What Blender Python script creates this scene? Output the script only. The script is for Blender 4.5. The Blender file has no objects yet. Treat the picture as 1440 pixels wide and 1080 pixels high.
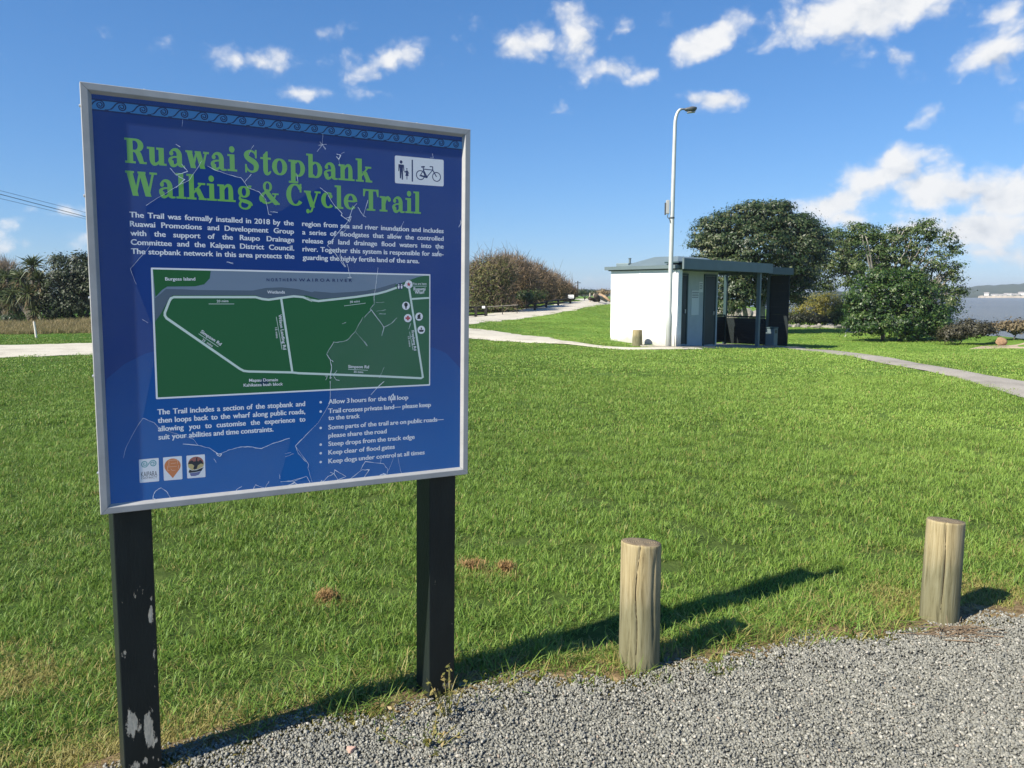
import bpy, bmesh, math, random
import numpy as np
from mathutils import Vector, Matrix, Euler
R = math.radians
scene = bpy.context.scene
COL = scene.collection
PI = math.pi

# ------------------------------------------------------------------ camera
EYE = 1.5
PITCH = R(6.4)
FPX = 1110.0
cam_d = bpy.data.cameras.new('camera')
cam_d.sensor_width = 36.0
cam_d.lens = FPX / 1440.0 * 36.0
cam_d.clip_start = 0.05
cam_d.clip_end = 20000
cam = bpy.data.objects.new('camera', cam_d)
cam.location = (0, 0, EYE)
cam.rotation_euler = (PI / 2 - PITCH, 0, 0)
COL.objects.link(cam)
scene.camera = cam

# ------------------------------------------------------------------ light
SUN_DIR = Vector((-0.965, -0.69, 1.0)).normalized()      # towards the sun
SUN_EL = math.asin(SUN_DIR.z)
SUN_AZ = math.atan2(SUN_DIR.x, SUN_DIR.y)
sun_d = bpy.data.lights.new('sun', 'SUN')
sun_d.energy = 4.6
sun_d.angle = R(0.53)
sun_d.color = (1.0, 0.93, 0.80)
sun = bpy.data.objects.new('sun', sun_d)
sun.rotation_euler = SUN_DIR.to_track_quat('Z', 'Y').to_euler()
sun.location = (-20, -15, 30)
COL.objects.link(sun)
scene.view_settings.view_transform = 'Standard'
scene.view_settings.look = 'None'
scene.view_settings.exposure = 0.95
scene.view_settings.gamma = 1.0

# ------------------------------------------------------------------ geometry of the view: photo pixel -> ray
_cp, _sp = math.cos(PITCH), math.sin(PITCH)
def ray(px, py):
    a, b = (px - 720) / FPX, (py - 540) / FPX
    return Vector((a, _cp - _sp * b, -_sp - _cp * b))
def at(px, py, Y):                                   # point of that ray at distance Y ahead
    d = ray(px, py); return Vector((0, 0, EYE)) + d * (Y / d.y)

# ------------------------------------------------------------------ node helpers
def new_mat(name):
    m = bpy.data.materials.new(name); m.use_nodes = True
    nt = m.node_tree
    return m, nt, nt.nodes['Principled BSDF']
def N(nt, typ, **kw):
    n = nt.nodes.new(typ)
    for k, v in kw.items():
        if k.startswith('i_'):
            key = k[2:]
            key = int(key) if key.isdigit() else key.replace('_', ' ')
            n.inputs[key].default_value = v
        else: setattr(n, k, v)
    return n
def L(nt, a, b): nt.links.new(a, b)
def ramp(nt, fac, stops, interp='LINEAR'):
    r = nt.nodes.new('ShaderNodeValToRGB'); e = r.color_ramp.elements
    r.color_ramp.interpolation = interp
    while len(e) < len(stops): e.new(0.5)
    for i, (p, c) in enumerate(stops):
        e[i].position = p; e[i].color = (c[0], c[1], c[2], 1) if not isinstance(c, (int, float)) else (c, c, c, 1)
    if fac is not None: L(nt, fac, r.inputs[0])
    return r
def mixc(nt, fac, a, b, blend='MIX'):
    m = nt.nodes.new('ShaderNodeMix'); m.data_type = 'RGBA'; m.blend_type = blend
    for sock, v in ((0, fac), (6, a), (7, b)):
        if isinstance(v, bpy.types.NodeSocket): L(nt, v, m.inputs[sock])
        elif sock == 0: m.inputs[0].default_value = v
        else: m.inputs[sock].default_value = (v[0], v[1], v[2], 1)
    return m.outputs[2]
def math_(nt, op, a, b=None, c=None, clamp=False):
    n = nt.nodes.new('ShaderNodeMath'); n.operation = op; n.use_clamp = clamp
    for i, v in enumerate((a, b, c)):
        if v is None: continue
        if isinstance(v, bpy.types.NodeSocket): L(nt, v, n.inputs[i])
        else: n.inputs[i].default_value = v
    return n.outputs[0]
def noise(nt, vec, scale, detail=4, rough=0.5, dist=0.0, dims='3D'):
    n = N(nt, 'ShaderNodeTexNoise', noise_dimensions=dims)
    n.inputs['Scale'].default_value = scale; n.inputs['Detail'].default_value = detail
    n.inputs['Roughness'].default_value = rough; n.inputs['Distortion'].default_value = dist
    if vec is not None: L(nt, vec, n.inputs['Vector'])
    return n
def flat_mat(name, col, rough=0.6, metallic=0.0, spec=0.5, var=0.0, vscale=20.0, bump=0.0):
    m, nt, b = new_mat(name)
    b.inputs['Roughness'].default_value = rough; b.inputs['Metallic'].default_value = metallic
    b.inputs['Specular IOR Level'].default_value = spec
    tc = N(nt, 'ShaderNodeTexCoord')
    n = noise(nt, tc.outputs['Object'], vscale, 6, 0.6)
    lo = [c * (1 - var) for c in col]; hi = [min(1, c * (1 + var)) for c in col]
    r = ramp(nt, n.outputs['Fac'], [(0.3, lo), (0.7, hi)])
    L(nt, r.outputs[0], b.inputs['Base Color'])
    if bump:
        bp = N(nt, 'ShaderNodeBump'); bp.inputs['Strength'].default_value = bump; bp.inputs['Distance'].default_value = 0.01
        L(nt, n.outputs['Fac'], bp.inputs['Height']); L(nt, bp.outputs[0], b.inputs['Normal'])
    return m

# ------------------------------------------------------------------ world: sky + clouds by direction
SKY_STRENGTH = 0.064
world = bpy.data.worlds.new('World'); scene.world = world; world.use_nodes = True
wt = world.node_tree; wt.nodes.clear()
wout = N(wt, 'ShaderNodeOutputWorld')
sky = N(wt, 'ShaderNodeTexSky', sky_type='NISHITA')
sky.sun_disc = False; sky.sun_elevation = SUN_EL; sky.sun_rotation = SUN_AZ % (2 * PI)
sky.altitude = 0; sky.air_density = 1.0; sky.dust_density = 0.0; sky.ozone_density = 3.0
bg = N(wt, 'ShaderNodeBackground'); bg.inputs['Strength'].default_value = SKY_STRENGTH
ss = N(wt, 'ShaderNodeSeparateColor'); L(wt, sky.outputs[0], ss.inputs[0])
sc = N(wt, 'ShaderNodeCombineColor')
def curve(sock, pre, g, post): return math_(wt, 'MULTIPLY', math_(wt, 'POWER', math_(wt, 'MULTIPLY', sock, pre), g), post)
L(wt, curve(ss.outputs[0], 1.0, 1.0, .53), sc.inputs[0])            # deeper, cleaner blue than the raw model
L(wt, curve(ss.outputs[1], .4135, .81, 2.16), sc.inputs[1])
L(wt, curve(ss.outputs[2], .2389, .75, 5.1), sc.inputs[2])
L(wt, sc.outputs[0], bg.inputs['Color'])
tc = N(wt, 'ShaderNodeTexCoord')
sx = N(wt, 'ShaderNodeSeparateXYZ'); L(wt, tc.outputs['Generated'], sx.inputs[0])
az = math_(wt, 'ARCTAN2', sx.outputs[0], sx.outputs[1])
el = math_(wt, 'ARCSINE', sx.outputs[2])
ae = N(wt, 'ShaderNodeCombineXYZ'); L(wt, az, ae.inputs[0]); L(wt, el, ae.inputs[1])
# soft warp so no cloud edge is an ellipse
wn = noise(wt, ae.outputs[0], 16, 5, 0.6)
wv = N(wt, 'ShaderNodeVectorMath', operation='MULTIPLY_ADD'); L(wt, wn.outputs['Color'], wv.inputs[0])
wv.inputs[1].default_value = (0.036, 0.022, 0); wv.inputs[2].default_value = (-0.018, -0.011, 0)
wa = N(wt, 'ShaderNodeVectorMath', operation='ADD'); L(wt, ae.outputs[0], wa.inputs[0]); L(wt, wv.outputs[0], wa.inputs[1])
CLOUDS = [  # centre x, y in the photo, half width, half height, tilt (deg, + = right end up), strength
    (350, 82, 70, 24, 4, .85), (545, 86, 70, 28, 18, 1.25), (433, 128, 40, 12, 0, .75), (505, 75, 60, 18, 10, .6), (455, 50, 50, 14, 10, .5), (215, 64, 50, 14, 0, .45), (520, 132, 40, 12, 0, .5), (660, 62, 40, 14, -8, .6), (900, 105, 60, 16, 10, .6), (880, 40, 60, 16, 6, .5), (1080, 60, 40, 16, 10, .55),
    (745, 62, 92, 28, -6, 1.15), (812, 50, 40, 46, 40, 1.25), (855, 98, 54, 20, 12, 1.15), (993, 60, 66, 28, 24, 1.35),
    (1005, 138, 66, 18, 0, 1.0), (1140, 30, 80, 30, 5, 1.0), (1235, 8, 130, 48, 6, 1.5), (1400, 78, 85, 28, 18, 1.2), (1425, 45, 40, 24, 30, 1.0),
    (1260, 78, 44, 19, 0, .8), (1312, 155, 36, 20, 40, .85), (785, 158, 36, 12, 10, .7), (1420, 12, 40, 24, 0, .8),
    (1212, 262, 98, 32, 27, 1.5), (1262, 236, 44, 30, 30, 1.4), (1165, 288, 70, 24, 12, 1.2), (1345, 264, 105, 34, 2, 1.6), (1430, 274, 90, 34, 0, 1.5),
    (1370, 322, 130, 32, 2, 1.4), (1290, 318, 100, 28, 0, 1.2), (1200, 308, 110, 22, 0, 1.0), (1390, 356, 140, 22, 0, .85), (1480, 320, 60, 30, 0, 1.0),
    (98, 300, 40, 9, 0, .5), (60, 345, 150, 16, 0, .5), (4, 352, 26, 16, 30, .95), (100, 366, 50, 13, 0, .75), (-60, 330, 70, 30, 0, .9),
    (-200, 120, 120, 40, 10, 1.0), (1620, 140, 120, 50, 0, 1.1), (1700, 300, 160, 50, 0, 1.2), (760, -120, 160, 40, 10, 1.0), (1350, 385, 90, 10, 0, .45), (720, 396, 200, 8, 0, .25)]
def cloud_field(vec):
    acc = None; wsum = None; ysum = None
    for (cx, cy, hw, hh, tilt, st) in CLOUDS:
        d = ray(cx, cy).normalized()
        mp = N(wt, 'ShaderNodeMapping', vector_type='TEXTURE')
        mp.inputs['Location'].default_value = (math.atan2(d.x, d.y), math.asin(d.z), 0)
        mp.inputs['Rotation'].default_value = (0, 0, R(tilt))
        mp.inputs['Scale'].default_value = (1.12 * hw / FPX, 1.15 * hh / FPX, 1)
        L(wt, vec, mp.inputs['Vector'])
        ln = N(wt, 'ShaderNodeVectorMath', operation='LENGTH'); L(wt, mp.outputs[0], ln.inputs[0])
        v = math_(wt, 'MULTIPLY_ADD', ln.outputs['Value'], -st, st)
        acc = v if acc is None else math_(wt, 'SMOOTH_MAX', acc, v, 0.25)
        vc = math_(wt, 'MAXIMUM', v, 0.0); sy = N(wt, 'ShaderNodeSeparateXYZ'); L(wt, mp.outputs[0], sy.inputs[0])
        wsum = vc if wsum is None else math_(wt, 'ADD', wsum, vc)
        ysum = math_(wt, 'MULTIPLY', vc, sy.outputs[1]) if ysum is None else math_(wt, 'MULTIPLY_ADD', vc, sy.outputs[1], ysum)
    return acc, math_(wt, 'DIVIDE', ysum, math_(wt, 'ADD', wsum, 1e-3))
field, height_in = cloud_field(wa.outputs[0])
def puffs(off):
    mpn = N(wt, 'ShaderNodeMapping'); mpn.inputs['Scale'].default_value = (1.0, 1.25, 1); mpn.inputs['Location'].default_value = off; L(wt, wa.outputs[0], mpn.inputs[0])
    vo = N(wt, 'ShaderNodeTexVoronoi', feature='SMOOTH_F1', voronoi_dimensions='2D'); vo.inputs['Scale'].default_value = 19; vo.inputs['Detail'].default_value = 3.5; vo.inputs['Roughness'].default_value = .55; vo.inputs['Smoothness'].default_value = .6
    L(wt, mpn.outputs[0], vo.inputs['Vector'])
    n_ = noise(wt, mpn.outputs[0], 15, 9, .62)
    return math_(wt, 'ADD', math_(wt, 'MULTIPLY', vo.outputs['Distance'], -1.15), math_(wt, 'MULTIPLY', n_.outputs['Fac'], 1.35))
p0_ = puffs((0, 0, 0)); p1_ = puffs((.012, -.022, 0))
den = math_(wt, 'ADD', field, math_(wt, 'MULTIPLY_ADD', p0_, .75, .06))
cov = N(wt, 'ShaderNodeMapRange', interpolation_type='SMOOTHERSTEP'); cov.inputs[1].default_value = 0.0; cov.inputs[2].default_value = 1.05
L(wt, den, cov.inputs[0])
# sun from the upper left: tops bright, undersides greyer
dif = math_(wt, 'SUBTRACT', p0_, p1_)
base_ = math_(wt, 'MULTIPLY_ADD', height_in, .36, .82)
thin_ = math_(wt, 'MULTIPLY_ADD', math_(wt, 'MINIMUM', den, 1.2), -.06, .06)
lit = math_(wt, 'ADD', math_(wt, 'MULTIPLY_ADD', dif, .30, base_), thin_, clamp=True)
ccol = ramp(wt, lit, [(0.45, (0.60, 0.64, 0.71)), (0.72, (0.88, 0.90, 0.93)), (0.90, (1.0, 1.0, 1.0))])
cbg = N(wt, 'ShaderNodeBackground'); cbg.inputs['Strength'].default_value = 0.50
L(wt, ccol.outputs[0], cbg.inputs['Color'])
cm = N(wt, 'ShaderNodeMixShader')
cf = math_(wt, 'MULTIPLY', cov.outputs[0], 0.96)
L(wt, cf, cm.inputs[0]); L(wt, bg.outputs[0], cm.inputs[1]); L(wt, cbg.outputs[0], cm.inputs[2])
L(wt, cm.outputs[0], wout.inputs['Surface'])

# ------------------------------------------------------------------ object helpers
def link(o, parent=None):
    COL.objects.link(o)
    if parent is not None: o.parent = parent
    return o
def tag(o, label=None, cat=None, group=None, kind=None):
    if label: o['label'] = label
    if cat: o['category'] = cat
    if group: o['group'] = group
    if kind: o['kind'] = kind
    return o
def thing(name, loc, label, cat, group=None, rz=0.0):
    o = bpy.data.objects.new(name, None); o.location = loc; o.rotation_euler = (0, 0, rz)
    o.empty_display_size = 0.2
    COL.objects.link(o); return tag(o, label, cat, group)
class MB:
    """collects verts/faces (with material slots) and links them as ONE mesh"""
    def __init__(s): s.v = []; s.f = []; s.mi = []; s.cur = 0
    def add(s, vs, fs):
        b = len(s.v); s.v += [tuple(v) for v in vs]
        for f in fs: s.f.append(tuple(i + b for i in f)); s.mi.append(s.cur)
    def box(s, x0, x1, y0, y1, z0, z1, M=None):
        vs = [Vector((x, y, z)) for z in (z0, z1) for y in (y0, y1) for x in (x0, x1)]
        if M is not None: vs = [M @ v for v in vs]
        s.add(vs, [(0, 2, 3, 1), (4, 5, 7, 6), (0, 1, 5, 4), (2, 6, 7, 3), (1, 3, 7, 5), (0, 4, 6, 2)])
    def poly(s, pts): s.add(pts, [tuple(range(len(pts)))])
    def tube(s, path, rad, n=8, cap=True):
        path = [Vector(p) for p in path]; m = len(path)
        if isinstance(rad, (int, float)): rad = [rad] * m
        prev = None; rings = []
        for i in range(m):
            t = (path[min(i + 1, m - 1)] - path[max(i - 1, 0)]).normalized()
            if prev is None: a = t.orthogonal().normalized()
            else:
                a = prev - t * prev.dot(t)
                a = a.normalized() if a.length > 1e-6 else t.orthogonal().normalized()
            prev = a; c = t.cross(a)
            rings.append([path[i] + (a * math.cos(k * 2 * PI / n) + c * math.sin(k * 2 * PI / n)) * rad[i] for k in range(n)])
        vs = [v for r in rings for v in r]; fs = []
        for i in range(m - 1):
            for k in range(n):
                k2 = (k + 1) % n; fs.append((i * n + k, i * n + k2, (i + 1) * n + k2, (i + 1) * n + k))
        if cap: fs.append(tuple(range(n - 1, -1, -1))); fs.append(tuple(range((m - 1) * n, m * n)))
        s.add(vs, fs)
    def build(s, name, mats, parent=None, smooth=False, bevel=0.0):
        me = bpy.data.meshes.new(name); me.from_pydata(s.v, [], s.f)
        if not isinstance(mats, (list, tuple)): mats = [mats]
        for m in mats: me.materials.append(m)
        if len(mats) > 1: me.polygons.foreach_set('material_index', s.mi)
        if smooth: me.polygons.foreach_set('use_smooth', [True] * len(me.polygons))
        me.update()
        o = link(bpy.data.objects.new(name, me), parent)
        if bevel:
            b = o.modifiers.new('bevel', 'BEVEL'); b.width = bevel; b.segments = 2; b.limit_method = 'ANGLE'; b.angle_limit = R(40)
        return o
def np_mesh(name, V, F, mats, parent=None, tone=None, smooth=False, link_it=True):
    """V (n,3), F (m,k) all faces of k corners"""
    me = bpy.data.meshes.new(name); n, k = F.shape
    me.vertices.add(len(V)); me.vertices.foreach_set('co', np.ascontiguousarray(V, np.float32).ravel())
    me.loops.add(n * k); me.loops.foreach_set('vertex_index', np.ascontiguousarray(F, np.int32).ravel())
    me.polygons.add(n); me.polygons.foreach_set('loop_start', np.arange(0, n * k, k, dtype=np.int32))
    try: me.polygons.foreach_set('loop_total', np.full(n, k, np.int32))
    except Exception: pass
    if smooth: me.polygons.foreach_set('use_smooth', np.ones(n, bool))
    if tone is not None:
        a = me.attributes.new('tone', 'FLOAT', 'POINT'); a.data.foreach_set('value', np.ascontiguousarray(tone, np.float32))
    for m in (mats if isinstance(mats, (list, tuple)) else [mats]): me.materials.append(m)
    me.update(calc_edges=True); me.validate()
    o = bpy.data.objects.new(name, me)
    if link_it: link(o, parent)
    return o
def sstep(a, b, x):
    t = min(1.0, max(0.0, (x - a) / (b - a))); return t * t * (3 - 2 * t)
def npss(a, b, x):
    t = np.clip((x - a) / (b - a), 0, 1); return t * t * (3 - 2 * t)

# ------------------------------------------------------------------ terrain
CX, CY = 4.75, 22.6                        # near corner of the shelter
GX, GY = 0.680, 0.733                      # along its front
WX, WY = -0.733, 0.680                     # into the building / along the white wall
_shore_y = np.array([-200, 0, 15, 27, 35, 46, 60, 100, 300, 1000, 4000.])
_shore_x = np.array([60, 33, 26, 21.6, 21.2, 22.6, 25.5, 33, 80, 240, 1000.])
def terr(x, y):
    """ground height, vectorised"""
    x = np.asarray(x, float); y = np.asarray(y, float)
    t = (x - CX) * GX + (y - CY) * GY
    w = (x - CX) * WX + (y - CY) * WY
    z = -0.048 * np.clip(t, 0, 9) * npss(13, 22, y)
    # the stopbank: rises beyond the lawn, fades to the river side and to the far left
    xx = x - 0.12 * (y - 30)
    k = (1 - npss(2.5, 8.5, xx)) * npss(-26, -7, x)
    bank = np.interp(y, [0, 25, 29, 33, 38, 44, 52, 62, 90, 4000], [0, 0, .10, .34, .65, .92, 1.18, 1.42, 1.45, 1.4])
    z = z + bank * k
    z = z + 0.16 * npss(0.4, 2.6, w) * npss(20.8, 22.4, y) * (1 - npss(24, 31, y)) * npss(-3, 3, x) * (1 - npss(.2, 1.5, t))
    z = z + 0.012 * np.sin(x * 1.7 + y * .6) * np.sin(y * 1.3 - x * .4) * npss(3, 8, y)
    # left: field rises a touch far away
    z = z + 0.5 * npss(60, 160, -x) * npss(40, 100, y)
    d = x - np.interp(y, _shore_y, _shore_x)
    z = z - (z + 2.6) * npss(0.0, 3.2, d)
    z = z + 0.22 * npss(-2.2, -1.0, d) * (1 - npss(-0.6, 0.8, d))
    return z
def tz(x, y): return float(terr(x, y))
def gp(px, py):
    """photo pixel -> point on the ground"""
    d = ray(px, py); lo = 0.5; p = None
    ts = np.geomspace(1.2, 3000, 2500)
    P = np.array([[0, 0, EYE]]) + np.outer(ts, np.array(d))
    below = np.nonzero(P[:, 2] < terr(P[:, 0], P[:, 1]))[0]
    i = below[0] if len(below) else len(ts) - 1
    a, b = ts[max(i - 1, 0)], ts[i]
    for _ in range(30):
        m = (a + b) / 2; q = Vector((0, 0, EYE)) + d * m
        if q.z < tz(q.x, q.y): b = m
        else: a = m
    q = Vector((0, 0, EYE)) + d * b
    return Vector((q.x, q.y, tz(q.x, q.y)))

# lawn / gravel edge traced on the ground
EDGE_PX = [(60, 1130), (228, 1062), (330, 1030), (450, 1012), (560, 1002), (605, 980), (690, 966), (740, 958), (800, 952), (845, 951), (930, 944),
           (985, 935), (1050, 917), (1100, 906), (1140, 904), (1200, 899), (1250, 893), (1300, 885), (1365, 872), (1440, 866)]
EDGE = np.array([(gp(*p).x, gp(*p).y) for p in EDGE_PX])
EDGE = np.vstack([[(-8.0, EDGE[0, 1] - 1.2), (-3.5, EDGE[0, 1] - .45)], EDGE, [(3.4, 3.75), (5.0, 4.25), (12.0, 5.6)]])
def edge_y(x): return np.interp(x, EDGE[:, 0], EDGE[:, 1])
def wob(x): return 0.03 * np.sin(x * 9.1 + 1) + 0.022 * np.sin(x * 23.0) + 0.015 * np.sin(x * 51 + 2)

# paths: centre lines (x, y, half width)
ROAD = [(-60, 10.5, 3.0), (-40, 14.5, 3.0), (-24, 18.6, 3.1), (-14.2, 21.4, 3.0), (-10.5, 23.6, 2.8), (-7.4, 27.5, 2.4), (-4.8, 33, 2.0), (-2.2, 39.0, 1.8), (0.7, 44.5, 1.7), (3.3, 52, 1.6), (6.0, 62, 1.6), (8.2, 75, 1.6), (10, 110, 1.6)]
SIDE = [(-9.5, 27.5, 2.0), (-6.0, 30.2, 2.0), (-3.4, 30.6, 1.9), (-1.7, 29.6, 1.75), (-0.35, 27.2, 1.3), (0.55, 24.8, 0.85), (1.1, 23.3, 0.45), (1.6, 22.6, 0.3), (2.3, 22.15, .14), (3.2, 22.0, .22), (4.4, 22.05, .30), (5.2, 22.3, .4)]
def smooth_line(P, n=12):
    P = np.array(P, float); out = []
    for i in range(len(P) - 1):
        p0 = P[max(i - 1, 0)]; p1 = P[i]; p2 = P[i + 1]; p3 = P[min(i + 2, len(P) - 1)]
        for k in range(n):
            t = k / n
            out.append(.5 * ((2 * p1) + (-p0 + p2) * t + (2 * p0 - 5 * p1 + 4 * p2 - p3) * t * t + (-p0 + 3 * p1 - 3 * p2 + p3) * t ** 3))
    out.append(P[-1]); return np.array(out)
_fu = [(1082, 487.6), (1107, 489), (1160, 493), (1227, 501.7), (1293, 511.7), (1360, 523), (1440, 534), (1560, 556), (1750, 596)]
_fl = [(1082, 489.6), (1107, 490.9), (1160, 497), (1227, 509), (1293, 520.6), (1360, 535), (1440, 559), (1560, 600), (1750, 690)]
FOOT = []
for u_, l_ in zip(_fu, _fl):
    a_, b_ = gp(*u_), gp(*l_); FOOT.append([(a_.x + b_.x) / 2, (a_.y + b_.y) / 2, (a_ - b_).length / 2])
for i_ in range(len(FOOT)):                            # turn the along-view width into the width across the path
    q0, q1 = FOOT[max(i_ - 1, 0)], FOOT[min(i_ + 1, len(FOOT) - 1)]; a_, b_ = gp(*_fu[i_]), gp(*_fl[i_])
    t_ = Vector((q1[0] - q0[0], q1[1] - q0[1])).normalized(); w_ = Vector((a_.x - b_.x, a_.y - b_.y)); FOOT[i_][2] = min(1.0, max(.4, abs(t_.x * w_.y - t_.y * w_.x) / 2))
ROADL, SIDEL, FOOTL = smooth_line(ROAD), smooth_line(SIDE), smooth_line(FOOT)
def path_dist(line, x, y):
    """signed distance outside the path's edge"""
    best = np.full(np.shape(x), 1e9)
    for i in range(len(line)):
        best = np.minimum(best, np.hypot(x - line[i, 0], y - line[i, 1]) - line[i, 2])
    return best

def gen_terrain(mat):
    rs = np.concatenate([[0.0], np.geomspace(0.5, 5200, 230)])
    na = 420; V = [(0, 0, tz(0, 0))]
    ang = np.linspace(0, 2 * PI, na, endpoint=False)
    rr, aa = np.meshgrid(rs[1:], ang, indexing='ij')
    X = rr * np.sin(aa); Y = rr * np.cos(aa); Z = terr(X, Y)
    V = np.vstack([[[0, 0, tz(0, 0)]], np.c_[X.ravel(), Y.ravel(), Z.ravel()]])
    F = []
    nr = len(rs) - 1
    i, j = np.meshgrid(np.arange(nr - 1), np.arange(na), indexing='ij')
    a = 1 + i * na + j; b = 1 + i * na + (j + 1) % na; c = 1 + (i + 1) * na + (j + 1) % na; d = 1 + (i + 1) * na + j
    F = np.stack([a, d, c, b], -1).reshape(-1, 4)
    # close the centre with thin quads
    j = np.arange(0, na, 2)
    F0 = np.stack([np.zeros_like(j), 1 + j, 1 + (j + 1) % na, 1 + (j + 2) % na], -1)
    return np_mesh('ground', V, np.vstack([F, F0]), mat, smooth=True)

# ground material: turf soil close up, turf colour far off, straw and bare earth in patches
def turf_colour(nt, pos, tone=None):
    """lawn colour from world position, shared by the ground and the blades"""
    big = noise(nt, pos, 0.33, 3, 0.5); mid = noise(nt, pos, 1.7, 4, 0.6); fine = noise(nt, pos, 9.0, 3, 0.6)
    c = ramp(nt, big.outputs['Fac'], [(0.34, (0.066, 0.150, 0.018)), (0.52, (0.092, 0.195, 0.026)), (0.68, (0.130, 0.250, 0.038))])
    sep = N(nt, 'ShaderNodeSeparateXYZ'); L(nt, pos, sep.inputs[0])
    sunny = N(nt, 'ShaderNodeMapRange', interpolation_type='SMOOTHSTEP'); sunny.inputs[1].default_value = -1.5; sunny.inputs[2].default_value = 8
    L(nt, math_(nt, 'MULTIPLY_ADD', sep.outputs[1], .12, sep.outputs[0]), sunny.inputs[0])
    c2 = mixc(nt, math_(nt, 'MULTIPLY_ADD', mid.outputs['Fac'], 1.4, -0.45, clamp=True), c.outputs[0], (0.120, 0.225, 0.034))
    c2 = mixc(nt, 1.0, c2, mixc(nt, sunny.outputs[0], (.98, .98, .88), (2.6, 2.0, 2.5)), 'MULTIPLY')   # sun's backscatter hot spot painted into the turf colour, brighter rightwards
    dry = math_(nt, 'MULTIPLY_ADD', math_(nt, 'MULTIPLY', mid.outputs['Fac'], fine.outputs['Fac']), 9.0, -3.1, clamp=True)
    edge_ = N(nt, 'ShaderNodeMapRange', interpolation_type='SMOOTHSTEP'); edge_.inputs[1].default_value = 3.45; edge_.inputs[2].default_value = 2.75; L(nt, math_(nt, 'MULTIPLY_ADD', sep.outputs[0], -.30, sep.outputs[1]), edge_.inputs[0])
    dry = math_(nt, 'ADD', dry, math_(nt, 'MULTIPLY', edge_.outputs[0], math_(nt, 'MULTIPLY_ADD', mid.outputs['Fac'], 1.6, -.35, clamp=True)))    # scorched strip along the gravel
    return c2, dry, big, mid, fine
def ground_material():
    m, nt, b = new_mat('turf_soil')
    geo = N(nt, 'ShaderNodeNewGeometry'); pos = geo.outputs['Position']
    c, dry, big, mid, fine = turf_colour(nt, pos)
    soil = ramp(nt, fine.outputs['Fac'], [(0.3, (0.040, 0.062, 0.014)), (0.7, (0.085, 0.115, 0.030))])
    ln = N(nt, 'ShaderNodeVectorMath', operation='LENGTH'); L(nt, pos, ln.inputs[0])
    near = N(nt, 'ShaderNodeMapRange'); near.inputs[1].default_value = 6; near.inputs[2].default_value = 28; near.inputs[3].default_value = 1; near.inputs[4].default_value = 0
    L(nt, ln.outputs['Value'], near.inputs[0])
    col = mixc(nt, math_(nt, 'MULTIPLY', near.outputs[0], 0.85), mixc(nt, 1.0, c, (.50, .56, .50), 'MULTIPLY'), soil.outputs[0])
    L(nt, col, b.inputs['Base Color']); b.inputs['Roughness'].default_value = 0.95; b.inputs['Specular IOR Level'].default_value = 0.1
    bp = N(nt, 'ShaderNodeBump'); bp.inputs['Strength'].default_value = 0.6; bp.inputs['Distance'].default_value = 0.05
    n = noise(nt, pos, 14, 6, .7); L(nt, n.outputs['Fac'], bp.inputs['Height']); L(nt, bp.outputs[0], b.inputs['Normal'])
    return m
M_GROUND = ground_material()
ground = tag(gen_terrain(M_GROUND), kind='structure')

def ribbon(name, line, mat, lift=0.03, nx=6, edge=0.12):
    rng = np.random.default_rng(3); V = []; n = len(line)
    for i in range(n):
        a = line[max(i - 1, 0), :2]; b = line[min(i + 1, n - 1), :2]; t = (b - a) / np.linalg.norm(b - a); nn = np.array([-t[1], t[0]])
        for k in range(nx + 1):
            s = (k / nx * 2 - 1) * line[i, 2]
            if k in (0, nx): s += rng.normal(0, edge * min(1, line[i, 2]))
            p = line[i, :2] + nn * s; V.append((p[0], p[1], tz(p[0], p[1]) + lift - (0.028 if k in (0, nx) else 0)))
    F = [(i * (nx + 1) + k, i * (nx + 1) + k + 1, (i + 1) * (nx + 1) + k + 1, (i + 1) * (nx + 1) + k) for i in range(n - 1) for k in range(nx)]
    return tag(np_mesh(name, np.array(V), np.array(F), mat, smooth=True), kind='structure')
def path_mat(name, c0, c1, c2):
    m, nt, b = new_mat(name)
    geo = N(nt, 'ShaderNodeNewGeometry'); pos = geo.outputs['Position']
    n = noise(nt, pos, 1.1, 8, .65); f = noise(nt, pos, 40, 3, .6)
    r = ramp(nt, n.outputs['Fac'], [(0.32, [c * .8 for c in c0]), (0.5, c1), (0.68, c2)])
    L(nt, mixc(nt, math_(nt, 'MULTIPLY_ADD', f.outputs['Fac'], 1.5, -.45, clamp=True), r.outputs[0], [c * .62 for c in c1]), b.inputs['Base Color'])
    b.inputs['Roughness'].default_value = .95; b.inputs['Specular IOR Level'].default_value = .15
    bp = N(nt, 'ShaderNodeBump'); bp.inputs['Strength'].default_value = .4; bp.inputs['Distance'].default_value = .02
    L(nt, f.outputs['Fac'], bp.inputs['Height']); L(nt, bp.outputs[0], b.inputs['Normal'])
    return m
M_LIME = path_mat('crushed_limestone', (.46, .42, .34), (.56, .52, .43), (.62, .58, .49))
M_CONC = path_mat('old_concrete', (.28, .255, .215), (.36, .33, .285), (.42, .39, .34))
ribbon('limestone_road', ROADL, M_LIME, .035, 8, .16)
ribbon('side_path', SIDEL, M_LIME, .045, 6, .06)
ribbon('footpath', FOOTL, M_CONC, .045, 4, .03)

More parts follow.
